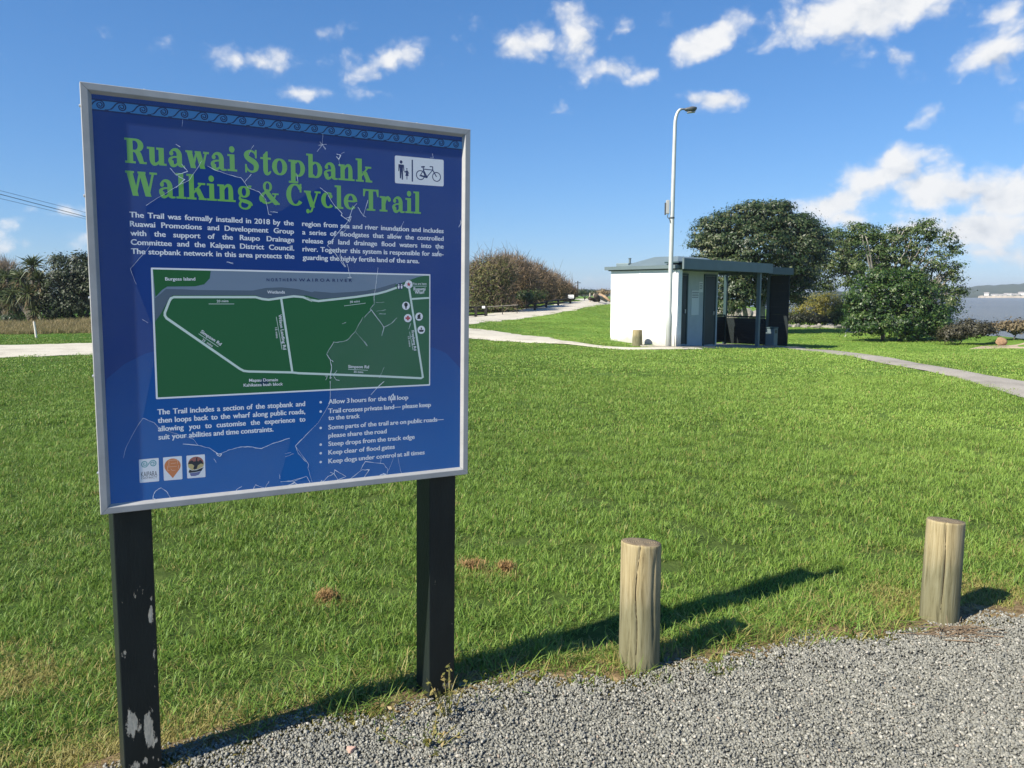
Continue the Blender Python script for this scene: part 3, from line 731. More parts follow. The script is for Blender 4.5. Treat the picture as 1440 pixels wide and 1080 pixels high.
# --- slab serif title, drawn glyph by glyph (cap height 1)
def ell(cx, cy, rx, ry, a0, a1, wmax, wmin, n=22):
    pts = []; ws = []
    for k in range(n + 1):
        a = R(a0 + (a1 - a0) * k / n); pts.append((cx + rx * math.cos(a), cy + ry * math.sin(a))); ws.append(wmin + (wmax - wmin) * abs(math.cos(a)) ** 1.2)
    return ('s', pts, ws)
def rc(x0, y0, x1, y1): return ('p', [(x0, y0), (x1, y0), (x1, y1), (x0, y1)])
def ln(a, b, w):                                                    # horizontally cut diagonal
    return ('p', [(a[0] - w / 2, a[1]), (a[0] + w / 2, a[1]), (b[0] + w / 2, b[1]), (b[0] - w / 2, b[1])])
def bz(P, ws, n=16):
    pts = bez(P, n); m = len(ws) - 1
    return ('s', pts, [ws[int(min(m - 1, k * m // n))] + (ws[min(m, int(k * m // n) + 1)] - ws[int(min(m - 1, k * m // n))]) * ((k * m / n) - min(m - 1, k * m // n)) for k in range(n + 1)])
def dt(x, y, r): return ('d', (x, y), r)
V = .085; X = .72
G = {
 'R': (.98, [rc(.12, 0, .38, 1), rc(.02, 0, .49, V), rc(.02, 1 - V, .13, 1), rc(.37, 1 - V, .48, 1), rc(.37, .46, .5, .545), ell(.46, .73, .27, .228, 90, -90, .25, V), ('s', bez([(.44, .5), (.68, .5), (.66, .22), (.76, .05)], 8), [.1, .18, .22, .24, .24, .24, .24, .22, .2]), rc(.66, 0, .98, V)]),
 'u': (.90, [rc(.10, .22, .34, X), rc(.0, X - V, .11, X), rc(.52, 0, .76, X), rc(.42, X - V, .53, X), rc(.75, 0, .87, V), bz([(.22, .26), (.21, -.04), (.42, -.02), (.58, .2)], [.24, .2, .13, .09])]),
 'a': (.80, [rc(.42, .1, .66, .5), bz([(.14, .52), (.16, .76), (.54, .78), (.54, .46)], [.08, .11, .2, .24]), dt(.17, .54, .095), bz([(.46, .40), (.12, .42), (.05, .26), (.17, .17)], [.085, .1, .18, .23]), bz([(.16, .24), (.15, -.04), (.36, .0), (.48, .17)], [.23, .2, .12, .08]), bz([(.54, .14), (.55, .02), (.66, .03), (.79, .04)], [.24, .16, .11, .08])]),
 'w': (1.14, [ln((.17, X), (.36, 0), .25), ln((.53, X), (.34, 0), .10), ln((.59, X), (.80, 0), .25), ln((.98, X), (.79, 0), .10), rc(.0, X - V, .33, X), rc(.44, X - V, .72, X), rc(.84, X - V, 1.12, X)]),
 'i': (.48, [rc(.12, 0, .36, X), rc(.01, X - V, .13, X), rc(.0, 0, .48, V), dt(.235, .93, .135)]),
 'S': (.82, [bz([(.62, .70), (.60, .99), (.32, .99), (.20, .93), (.13, .82), (.14, .72)], [.06, .1, .1, .14, .22, .25], 20), bz([(.15, .76), (.14, .52), (.66, .56), (.64, .25)], [.24, .27, .28, .25]), bz([(.63, .32), (.66, .14), (.54, .02), (.42, .02), (.17, .0), (.12, .32)], [.25, .22, .12, .1, .1, .06], 20), rc(.58, .64, .67, 1.0), rc(.07, .0, .16, .36)]),
 't': (.56, [rc(.14, .14, .38, .84), ('p', [(.14, .80), (.38, .80), (.38, .98), (.30, .98)]), rc(.0, X - V, .54, X), bz([(.26, .2), (.25, -.06), (.44, -.02), (.52, .14)], [.24, .2, .13, .07])]),
 'o': (.84, [ell(.40, .36, .27, .325, 0, 360, .25, .085, 36)]),
 'p': (.92, [rc(.12, -.30, .36, X), rc(.0, X - V, .13, X), rc(.0, -.30, .50, -.215), ell(.50, .36, .25, .325, 130, -130, .25, .085)]),
 'b': (.90, [rc(.11, .0, .35, 1.06), rc(.0, 1.06 - V, .12, 1.06), ell(.49, .36, .25, .325, 130, -130, .25, .085)]),
 'n': (.96, [rc(.12, 0, .36, X), rc(.01, X - V, .13, X), rc(.0, 0, .47, V), rc(.56, 0, .80, .45), rc(.46, 0, .92, V), bz([(.33, .5), (.42, .74), (.70, .80), (.68, .42)], [.08, .12, .2, .24])]),
 'k': (.94, [rc(.11, 0, .35, 1.06), rc(.0, 1.06 - V, .12, 1.06), rc(.0, 0, .46, V), ('s', [(.33, .28), (.70, .68)], [.09, .09]), ln((.50, .48), (.74, .04), .26), rc(.56, 0, .95, V), rc(.54, X - V, .90, X)]),
 'W': (1.46, [ln((.18, 1), (.44, 0), .27), ln((.68, 1), (.42, 0), .11), ln((.74, 1), (1.02, 0), .27), ln((1.27, 1), (1.01, 0), .11), rc(.0, 1 - V, .40, 1), rc(.56, 1 - V, .92, 1), rc(1.10, 1 - V, 1.45, 1)]),
 'l': (.48, [rc(.12, 0, .36, 1.06), rc(.0, 1.06 - V, .13, 1.06), rc(.0, 0, .48, V)]),
 'g': (.84, [ell(.36, .47, .21, .215, 0, 360, .2, .075, 30), bz([(.48, .62), (.56, .74), (.66, .72), (.74, .70)], [.06, .08, .12, .14]), bz([(.2, .30), (.06, .18), (.12, .06), (.36, .07), (.72, .08), (.72, -.12)], [.08, .12, .16, .2, .19, .17], 18), bz([(.655, -.06), (.66, -.27), (.4, -.30), (.26, -.28), (.08, -.24), (.08, -.06), (.22, .06)], [.15, .13, .09, .08, .1, .13, .1], 20)]),
 '&': (1.08, [ell(.42, .77, .17, .195, 0, 360, .14, .07, 26), bz([(.33, .62), (.48, .40), (.66, .2), (.92, .04)], [.2, .24, .25, .22]), bz([(.40, .56), (.06, .42), (.04, .22), (.14, .14)], [.08, .16, .24, .24]), bz([(.15, .22), (.16, .0), (.46, .0), (.58, .06), (.78, .2), (.84, .46)], [.24, .16, .09, .08, .08, .08], 18), rc(.66, .43, 1.0, .5), rc(.74, 0, 1.05, V)]),
 'C': (.94, [ell(.49, .5, .36, .455, 38, 322, .26, .085, 34), rc(.73, .62, .83, 1.0), ('p', [(.70, .75), (.83, .62), (.83, .9), (.72, .92)])]),
 'y': (.92, [ln((.18, X), (.47, -.02), .26), ('s', [(.76, X), (.46, -.04), (.40, -.18), (.30, -.24)], [.09, .1, .11, .1]), dt(.20, -.20, .1), rc(.0, X - V, .38, X), rc(.58, X - V, .92, X)]),
 'c': (.74, [ell(.39, .36, .27, .325, 55, 318, .25, .085, 30), dt(.54, .54, .10)]),
 'e': (.78, [ell(.40, .36, .27, .325, 0, 318, .25, .085, 32), rc(.2, .34, .64, .42)]),
 'T': (.98, [rc(.36, 0, .62, 1), rc(.05, 1 - V, .93, 1), rc(.23, 0, .75, V), ('p', [(.03, .66), (.11, .66), (.2, 1), (.03, 1)]), ('p', [(.95, .66), (.87, .66), (.78, 1), (.95, 1)])]),
 'r': (.72, [rc(.12, 0, .36, X), rc(.01, X - V, .13, X), rc(.0, 0, .48, V), bz([(.34, .40), (.38, .70), (.50, .73), (.60, .64)], [.08, .12, .14, .12]), dt(.585, .585, .105)]),
}
def slab(p, text, xa, xb, zbase, cap):
    w = sum(G[c][0] + .03 if c != ' ' else .30 for c in text); k = (xb - xa) / w; pen = xa
    for c in text:
        if c == ' ': pen += .30 * k; continue
        adv, prim = G[c]
        for q in prim:
            f = lambda a: (pen + a[0] * k, zbase + a[1] * cap)
            if q[0] == 'p': p.poly([f(a) for a in q[1]])
            elif q[0] == 's': p.strip([f(a) for a in q[1]], [u * k for u in q[2]])
            else: p.disc(f(q[1]), q[2] * k, q[2] * cap)
        pen += (adv + .03) * k
p = Print(3, .000006)
a, b = S((177, 231)), S(Z2(555, 520)); slab(p, 'Ruawai Stopbank', S((175.5, 231))[0], b[0], (a[1] + b[1]) / 2, .068)
a, b = S((190, 277)), S(Z2(820, 692)); slab(p, 'Walking & Cycle Trail', S((176, 244))[0], b[0], (a[1] + b[1]) / 2, .068)
p.build('title_lettering', P_LIME, panel)

# --- sans lettering: font curves turned into meshes
_fc = {}
def word(text, bold=.030):
    bold = min(bold, .010); key = (text, bold)
    if key not in _fc:
        c = bpy.data.curves.new('word', 'FONT'); c.body = text; c.size = 1; c.offset = bold; c.resolution_u = 3; c.fill_mode = 'FRONT'
        o = bpy.data.objects.new('word', c); me = bpy.data.meshes.new_from_object(o)
        v = np.empty(len(me.vertices) * 3); me.vertices.foreach_get('co', v); v = v.reshape(-1, 3)
        f = [tuple(q.vertices) for q in me.polygons]
        bpy.data.objects.remove(o); bpy.data.curves.remove(c); bpy.data.meshes.remove(me)
        _fc[key] = (v, f)
    return _fc[key]
_cap = word('T', 0.0)[0][:, 1].max()
class Words:
    def __init__(s, layer): s.mb = MB(); s.y = .010 - layer * .000035
    def put(s, text, o, ax, up, kx, cap, bold=.030):
        """one run of text from o along ax (2-vectors in the board's plane); returns its length"""
        v, f = word(text, bold)
        if not len(v): return 0
        k = cap / _cap; X0 = v[:, 0].min(); xs = (v[:, 0] - X0) * k * kx; ys = v[:, 1] * k
        for n_, dx in enumerate((0, -.5, .5)):                          # three passes a hair apart: a heavier face than the font has
            sh = dx * bold * k * 1.5; s.mb.add([(o[0] + ax[0] * (a + sh) + up[0] * b, s.y - n_ * .0000012, o[1] + ax[1] * (a + sh) + up[1] * b) for a, b in zip(xs, ys)], f)
        return xs.max()
    def width(s, text, kx, cap, bold=.030):
        v, _ = word(text, bold); return (v[:, 0].max() - v[:, 0].min()) * cap / _cap * kx
    def line(s, text, x, z, cap, kx=1.05, to=None, gap=.34):
        ws = text.split(' '); wid = [s.width(w, kx, cap) for w in ws]
        g = cap * gap
        if to is not None and len(ws) > 1: g = (to - x - sum(wid)) / (len(ws) - 1)
        for w, l in zip(ws, wid): s.put(w, (x, z), (1, 0), (0, 1), kx, cap); x += l + g
    def along(s, text, a, b, cap, bold=.016):
        """text fitted between two points"""
        a, b = np.array(a), np.array(b); d = b - a; l = np.linalg.norm(d); d /= l
        k = l / max(1e-6, s.width(text, 1.0, cap, bold)); s.put(text, a, d, (-d[1], d[0]), k, cap, bold)
    def build(s, name, mat, parent): return s.mb.build(name, mat, parent)
def block(name, lines, tl, tr, bl, kx, cap, gap=.34, last_loose=True):
    """justified lines between left/right pixel of the first line and the left pixel of the last line"""
    w = Words(4); A, B, Cc = S(tl), S(tr), S(bl); n = len(lines); zA = (A[1] + B[1]) / 2; dz = (Cc[1] - A[1]) / (n - 1)
    for i, t in enumerate(lines): w.line(t, A[0], zA + dz * i, cap, kx, None if (i == n - 1 and last_loose) else B[0], gap)
    return w.build(name, P_WHITE, panel)
block('introduction_text', ['The Trail was formally installed in 2018 by the', 'Ruawai Promotions and Development Group', 'with the support of the Raupo Drainage', 'Committee and the Kaipara District Council.', 'The stopbank network in this area protects the'],
      (182.5, 306), (413, 316.5), (184.4, 357.5), 1.06, .0150, last_loose=False)
block('introduction_text', ['region from sea and river inundation and includes', 'a series of floodgates that allow the controlled', 'release of land drainage flood waters into the', 'river. Together this system is responsible for safe-', 'guarding the highly fertile land of the area.'],
      (425, 317.6), (623.7, 328), (425.6, 365), 1.06, .0150, gap=.42)
block('route_text', ['The Trail includes a section of the stopbank and', 'then loops back to the wharf along public roads,', 'allowing you to customise the experience to', 'suit your abilities and time constraints.'],
      (221.7, 582.7), (429, 571.3), (222.3, 618), .93, .0156, gap=.42)
w = Words(4); zs = [568, 581, 590.7, 604, 615.6, 627.3, 639.3, 651.6]; ends = [(574, 562), (605.8, 571.8), (506, 588), (623.7, 592), (543.6, 611), (583, 617), (555, 631), (597, 638.6)]
bl = ['Allow 3 hours for the full loop', 'Trail crosses private land— please keep', 'to the track', 'Some parts of the trail are on public roads—', 'please share the road', 'Steep drops from the track edge', 'Keep clear of flood gates', 'Keep dogs under control at all times']
for i, t in enumerate(bl):
    q = S((461.9, zs[i])); e = S(ends[i]); nat = sum(w.width(u, 1.0, .0148) for u in t.split(' ')) + .0148 * .40 * (len(t.split(' ')) - 1)
    w.line(t, q[0], q[1], .0148, (e[0] - q[0]) / nat, e[0])
    if i in (0, 1, 3, 5, 6, 7): pb = Print(4); pb.disc((S((451, zs[i]))[0], q[1] + .007), .0040); pb.build('bullet_point', P_WHITE, panel)
lt = w.build('rules_text', P_WHITE, panel)

# --- pictogram plate
p = Print(2); p.poly(rounded([S(ZI(218, 122)), S(ZI(1208, 214)), S(ZI(1208, 752)), S(ZI(222, 684))], .006)); plate = p.build('pictogram_plate', P_WHITE, panel)
p = Print(3, .00001); I = lambda x, y: S(ZI(x, y))
sc = np.hypot(*(np.array(I(700, 400)) - np.array(I(600, 391)))) / 100
p.disc(I(346, 256), 28 * sc, 31 * sc)
p.poly(rounded([I(292, 300), I(402, 312), I(412, 440), I(396, 436), I(384, 350), I(384, 612), I(360, 616), I(354, 450), I(346, 588), I(322, 588), I(314, 350), I(306, 440), I(290, 440)], .0008))
p.strip([I(404, 430), I(422, 462), I(446, 446)], .0022)
p.disc(I(462, 396), 13 * sc, 15 * sc); p.poly([I(448, 425), I(480, 427), I(510, 492), I(498, 500), I(482, 462), I(500, 540), I(474, 540), I(470, 612), I(458, 610), I(456, 540), I(432, 536), I(446, 462), I(426, 474), I(416, 460)])
p.strip([I(572, 212), I(574, 652)], .0046)
ca, cb = I(738, 522), I(1064, 558); rw = 96 * sc
for c in (ca, cb): p.ring(c, rw * .86, .0030, 30)
bk = lambda pts, w_: p.strip([I(*q) for q in pts], w_)
bk([(738, 522), (800, 420), (870, 560), (738, 522)], .0030); bk([(800, 400), (985, 420), (870, 556)], .0030); bk([(985, 350), (985, 420), (1064, 558)], .0034); bk([(925, 350), (985, 352)], .0032); bk([(790, 360), (806, 440), (850, 555)], .0034)
bk([(752, 356), (826, 352)], .0044); p.disc(I(860, 556), 26 * sc); p.strip([I(720, 530), I(850, 570)], .0034)
p.build('pictogram_figures', P_INK, panel)

# --- map
mq = [S((215.5, 378.6)), S((603.5, 387.8)), S((603.5, 540.6)), S((221.2, 558.5))]
mx0 = (mq[0][0] + mq[3][0]) / 2; mx1 = (mq[1][0] + mq[2][0]) / 2; mz1 = (mq[0][1] + mq[1][1]) / 2; mz0 = (mq[2][1] + mq[3][1]) / 2
rect = lambda a, b, c, d: [(a, c), (b, c), (b, d), (a, d)]
p = Print(2); p.poly(rounded(rect(mx0 - .005, mx1 + .004, mz0 - .005, mz1 + .005), .003)); p.build('map_border', P_WHITE, panel)
p = Print(3); p.poly(rect(mx0, mx1, mz0, mz1)); mapf = p.build('map_field', P_GREEN, panel)
clampz = lambda q: (min(max(q[0], mx0 + .0004), mx1 - .0004), min(q[1], mz1 - .0004))
T3 = lambda x, y: clampz(S(Z3(x, y))); T4 = lambda x, y: clampz(S(Z4(x, y)))
p = Print(4); p.poly([(mx0 + .0004, mz1 - .0004), T3(96, 480), T3(150, 330), T3(200, 275), T3(420, 268), T3(860, 285), T3(960, 262), T3(1060, 262), T3(1200, 285), T4(60, 285), T4(180, 290), T4(330, 280), T4(520, 262), T4(640, 240), T4(780, 205), T4(905, 160), (S(Z4(960, 150))[0], mz1 - .0004)]); p.build('map_river', P_RIVER, panel)
p = Print(5); p.poly([T3(96, 500), T3(96, 320), T3(130, 295), T3(180, 250), T3(300, 252), T3(420, 258), T3(840, 262), T3(940, 242), T3(1060, 238), T3(1180, 250), T3(1290, 275), T4(120, 268), T4(260, 280), T4(420, 272), T4(560, 258), T4(740, 205), T4(730, 235), T4(600, 282), T4(380, 308), T4(160, 328), T4(60, 300), T3(1200, 300), T3(1130, 300), T3(1010, 318), T3(920, 322), T3(860, 298), T3(230, 298), T3(200, 330), T3(140, 440)]); p.build('map_wetland', P_WET, panel)
p = Print(6); p.poly([(mx0 + .0004, mz1 - .0004), (S(Z3(520, 112))[0], mz1 - .0004), T3(512, 170), T3(470, 215), T3(400, 230), T3(190, 232), T3(150, 258), T3(100, 312)])
p.build('map_island', P_ISLE, panel)
p = Print(7); p.disc(S(Z3(925, 955)), .0135, .011); p.build('map_bush_block', P_BUSH, panel)
p = Print(8, .00001)
def track(pts, w_): p.strip(pts, w_)
loop = [S(Z3(*q)) for q in ((1290, 340), (1220, 312), (1150, 306), (1060, 318), (960, 332), (910, 326), (860, 312), (240, 312), (218, 322), (205, 345), (172, 430), (172, 452), (185, 472), (740, 856), (770, 872), (810, 877), (1140, 884))]
track(loop, .0068)
track([S(Z3(1140, 884))] + [S(Z4(*q)) for q in ((0, 890), (600, 912), (930, 928), (942, 920), (940, 900), (838, 240))], .0068)
track([S(Z3(1290, 340))] + [S(Z4(*q)) for q in ((60, 318), (90, 333), (150, 342), (300, 326), (440, 310), (600, 286), (660, 270), (745, 240))], .0068)
track([S(Z3(1055, 322)), S(Z3(1140, 884))], .0068); track([S(Z4(860, 326)), S(Z4(990, 318))], .0060)
thin = lambda f, a, b: p.strip([S(f(*a)), S(f(*b))], .0015)
thin(Z3, (505, 364), (698, 364)); thin(Z3, (428, 590), (578, 690)); thin(Z3, (1018, 462), (1062, 710)); thin(Z4, (345, 379), (508, 358)); thin(Z4, (375, 860), (525, 868)); thin(Z4, (842, 575), (868, 715)); thin(Z4, (862, 229), (972, 229))
p.build('map_tracks', P_TRACK, panel)
w2 = Words(9)
def place(*a):
    q = Words(9); q.along(*a); q.build('map_lettering', P_WHITE, panel)
place('Burgess Island', S(Z3(175, 186)), S(Z3(403, 186)), .0092); place('Wetlands', S(Z3(950, 285)), S(Z3(1083, 285)), .0090)
place('Mapau Domain', S(Z3(812, 955)), S(Z3(1030, 950)), .0090); place('Kahikatea bush block', S(Z3(770, 992)), S(Z3(1068, 982)), .0090)
place('Simpson Rd', S(Z3(440, 580)), S(Z3(592, 682)), .0095); place('25  mins', S(Z3(452, 640)), S(Z3(530, 692)), .0068, .006)
place('Wilson Landing Rd', S(Z3(1034, 446)), S(Z3(1072, 712)), .0095); place('15 mins', S(Z3(1008, 545)), S(Z3(1018, 625)), .0066, .006)
place('20 mins', S(Z3(566, 352)), S(Z3(655, 350)), .0072, .006); place('30 mins', S(Z4(390, 358)), S(Z4(465, 350)), .0070, .006)
place('Simpson Rd', S(Z4(376, 850)), S(Z4(533, 853)), .0095); place('35 mins', S(Z4(418, 886)), S(Z4(490, 889)), .0068, .006)
place('Freyberg Rd', S(Z4(856, 568)), S(Z4(876, 718)), .0092); place('15 mins', S(Z4(828, 612)), S(Z4(840, 690)), .0062, .006)
place('You are here', S(Z4(866, 218)), S(Z4(970, 219)), .0072, .006); place('Ruawai', S(Z4(873, 262)), S(Z4(962, 261)), .0105); place('Wharf', S(Z4(882, 287)), S(Z4(955, 286)), .0105)
for t, a, b in (('N O R T H E R N', (945, 192), (1170, 192)), ('W A I R O A', (1190, 193), (1425, 194)), ('R I V E R', (1445, 195), (1592, 196))):
    w2.along(t, S(Z3(*a)), S(Z3(*b)), .0092, .008)
w2.build('map_river_name', P_INK, panel)
K = lambda x, y: S(ZK(x, y)); sk = np.hypot(*(np.array(K(500, 500)) - np.array(K(400, 500)))) / 100
p = Print(9, .00001); p.disc(K(245, 245), 46 * sk); p.build('map_toilet_icon', P_INK, panel)
p = Print(10, .00001)
for c in ((375, 215), (333, 540), (362, 728), (532, 705), (566, 905)): q_ = Print(10); q_.disc(K(*c), 58 * sk); q_.build('map_icon_disc', P_WHITE, panel)
for dx in (-22, 22): p.disc(K(245 + dx, 222), 9 * sk); p.poly([K(245 + dx - 15, 236), K(245 + dx + 15, 236), K(245 + dx + 10, 280), K(245 + dx - 10, 280)])
p.build('map_toilet_figures', P_WHITE, panel); p = Print(10); p.disc(K(312, 232), 14 * sk); p.build('map_dot', P_WHITE, panel)
p = Print(11, .00001); c = K(375, 215); p.poly([(c[0] + (38 if k % 2 == 0 else 15) * sk * math.sin(k * PI / 5), c[1] + (38 if k % 2 == 0 else 15) * sk * math.cos(k * PI / 5)) for k in range(10)]); p.build('map_star', P_RED, panel); p = Print(11)
p.poly([K(348, 692), K(376, 692), K(376, 762), K(348, 762)]); p.poly([K(326, 714), K(398, 714), K(398, 742), K(326, 742)]); p.build('map_first_aid_cross', P_RED, panel)
p = Print(11, .00001); p.disc(K(333, 522), 27 * sk, 30 * sk); p.poly([K(318, 545), K(348, 545), K(338, 590), K(328, 590)]); p.build('map_icon_symbol', P_BLACK, panel); p = Print(11)
p.disc(K(530, 700), 24 * sk); p.poly([K(500, 720), K(562, 722), K(556, 740), K(506, 740)]); p.poly([K(538, 660), K(556, 668), K(548, 690), K(530, 684)]); p.build('map_icon_symbol', P_BLACK, panel); p = Print(11)
p.poly([K(528, 905), K(606, 905), K(592, 936), K(540, 936)]); p.poly([K(560, 862), K(576, 880), K(576, 900), K(556, 900)]); p.build('map_icon_symbol', P_BLACK, panel)

# --- three logo tiles
D = lambda x, y: S(ZL(x, y)); sl = np.hypot(*(np.array(D(500, 300)) - np.array(D(400, 308)))) / 100
for q in ([(182, 196), (518, 166), (526, 560), (198, 590)], [(590, 160), (908, 134), (920, 526), (606, 552)], [(984, 130), (1296, 106), (1308, 490), (1000, 514)]):
    p = Print(3); p.poly(rounded([D(*a) for a in q], .0026)); p.build('logo_tile', P_WHITE, panel)
def spiral(c, r, a0, turns, sgn, n=40): return [(c[0] + r * (1 - .85 * t / n) * math.cos(a0 + sgn * turns * 2 * PI * t / n), c[1] + r * (1 - .85 * t / n) * math.sin(a0 + sgn * turns * 2 * PI * t / n)) for t in range(n + 1)]
p = Print(4, .00001); cL, cR = D(282, 268), D(420, 262); rr = 60 * sl
sL = spiral(cL, rr, -PI / 2, 1.6, -1); sR = spiral(cR, rr, PI / 2, 1.6, -1)
p.strip(bez([sL[0], D(330, 330), D(360, 210), sR[0]], 10), .0022); p.strip(sL, .0024); p.strip(sR, .0024); p.build('logo_swirl', P_TEAL, panel)
w = Words(4); w.along('KAIPARA', D(222, 490), D(492, 470), .0150, .0); w.along('DISTRICT', D(226, 528), D(492, 506), .0052, .0); w.build('logo_lettering', P_BLACK, panel)
p = Print(4, .00001); c = D(752, 300)
pin = [(c[0] + 140 * sl * math.cos(R(a)), c[1] + 138 * sl * math.sin(R(a))) for a in range(-35, 216, 10)] + [D(756, 508)]; p.poly(pin); p.build('logo_pin', P_ORANGE, panel)
p = Print(5, .00001)
for a, b in (((690, 210), (835, 200)), ((690, 210), (690, 330)), ((835, 200), (838, 270)), ((720, 262), (815, 252)), ((665, 300), (668, 380)), ((668, 380), (700, 380)), ((850, 290), (852, 350)), ((700, 318), (825, 308)), ((720, 350), (745, 378)), ((745, 378), (800, 372))): p.strip([D(*a), D(*b)], .0012)
p.build('logo_pin_lines', print_mat('print_peach', (.85, .55, .36)), panel)
p = Print(4, .00001); c = D(1146, 262); p.poly([(c[0] + 138 * sl * math.cos(R(a)), c[1] + 132 * sl * math.sin(R(a))) for a in range(0, 181, 9)]); p.build('logo_sun', P_RUST, panel)
p = Print(4, .00001); p.poly([D(1008, 264), D(1284, 248), D(1272, 310), D(1180, 360), D(1080, 376), D(1020, 330)]); p.build('logo_field', P_YEL, panel)
p = Print(5, .00001); p.poly([D(1010, 272), D(1040, 225), D(1080, 205), D(1105, 228), D(1145, 222), D(1150, 165), D(1172, 150), D(1166, 215), D(1190, 225), D(1215, 195), D(1250, 220), D(1276, 275), D(1230, 262), D(1180, 290), D(1160, 350), D(1120, 362), D(1100, 345), D(1118, 300), D(1080, 270)])
p.poly([D(1020, 408), D(1040, 362), D(1080, 380), D(1160, 372), D(1276, 322), D(1240, 385), D(1150, 405), D(1040, 420)]); p.build('logo_bird', P_BLACK, panel)
p = Print(5, .00001); p.poly([D(1040, 425), D(1150, 412), D(1232, 392), D(1196, 450), D(1130, 472), D(1062, 476)]); p.build('logo_water', print_mat('print_slate_blue', (.16, .18, .36)), panel)

# --- cracked clear film over the print: most of it left at the top, right and foot
def film_mat():
    m, nt, b = new_mat('clear_film'); b.inputs['Base Color'].default_value = (.60, .66, .78, 1); b.inputs['Roughness'].default_value = .5
    tc = N(nt, 'ShaderNodeTexCoord'); n = noise(nt, tc.outputs['Object'], 3.0, 5, .6)
    L(nt, math_(nt, 'MULTIPLY_ADD', n.outputs['Fac'], .115, .0), b.inputs['Alpha']); b.inputs['Specular IOR Level'].default_value = .5
    return m
hole = [Z1(380, 680), Z1(450, 635), Z1(600, 550), Z1(650, 475), Z1(690, 480), Z1(740, 505), Z1(860, 540), Z1(895, 580), Z1(950, 610), Z1(985, 650), Z1(1000, 725), Z2(60, 680), Z2(150, 620), Z2(270, 555), Z2(390, 700), Z2(430, 735), Z2(350, 820), Z2(310, 870), Z2(400, 985), Z4(540, 200), Z4(570, 370), Z4(545, 400), Z4(500, 465), Z4(430, 575), Z4(370, 635), Z4(270, 655), Z4(212, 745), Z4(255, 800), Z4(240, 930), Z6(330, 60), Z6(325, 190), Z6(245, 330), Z6(80, 500), Z6(180, 635), Z6(200, 745),
        Z5(1260, 660), Z5(1340, 370), Z5(1140, 435), Z5(1000, 425), Z5(850, 475), Z5(720, 415), Z5(640, 360), Z5(430, 265), Z5(340, 230), Z3(120, 640), Z1(320, 1060), Z1(300, 1000), Z1(405, 860), Z1(380, 760)]
def film_part():
    bm = bmesh.new(); y = .0094
    def loop_(pts):
        vs = [bm.verts.new((x, y, z)) for x, z in pts]; return [bm.edges.new((vs[i], vs[(i + 1) % len(vs)])) for i in range(len(vs))]
    es = loop_([(x0 + .005, z0 + .005), (x1 - .005, z0 + .005), (x1 - .005, z1 - .005), (x0 + .005, z1 - .005)]) + loop_([S(h, y) for h in hole])
    bmesh.ops.triangle_fill(bm, edges=es, use_beauty=True)
    for f in bm.faces:
        if f.normal.y > 0: f.normal_flip()
    me = bpy.data.meshes.new('cover_film'); bm.to_mesh(me); bm.free(); me.materials.append(film_mat())
    return link(bpy.data.objects.new('cover_film', me), sign)
film_part()
mc, ntc, bc = new_mat('crack_edges'); bc.inputs['Base Color'].default_value = (.80, .84, .90, 1); bc.inputs['Roughness'].default_value = .25
p = Print(0, .000004); p.y = .0092; rc_ = random.Random(5)
def crack(f, pts, w_=.0016):
    q = [S(f(*a), .0092) for a in pts]; out = []
    for i in range(len(q) - 1):
        for k in range(4):
            t = k / 4; j = .0008 if 0 < k else 0
            out.append((q[i][0] * (1 - t) + q[i + 1][0] * t + rc_.uniform(-j, j), q[i][1] * (1 - t) + q[i + 1][1] * t + rc_.uniform(-j, j)))
    out.append(q[-1]); p.strip(out, [w_ * rc_.uniform(.35, 1.15) for _ in out])
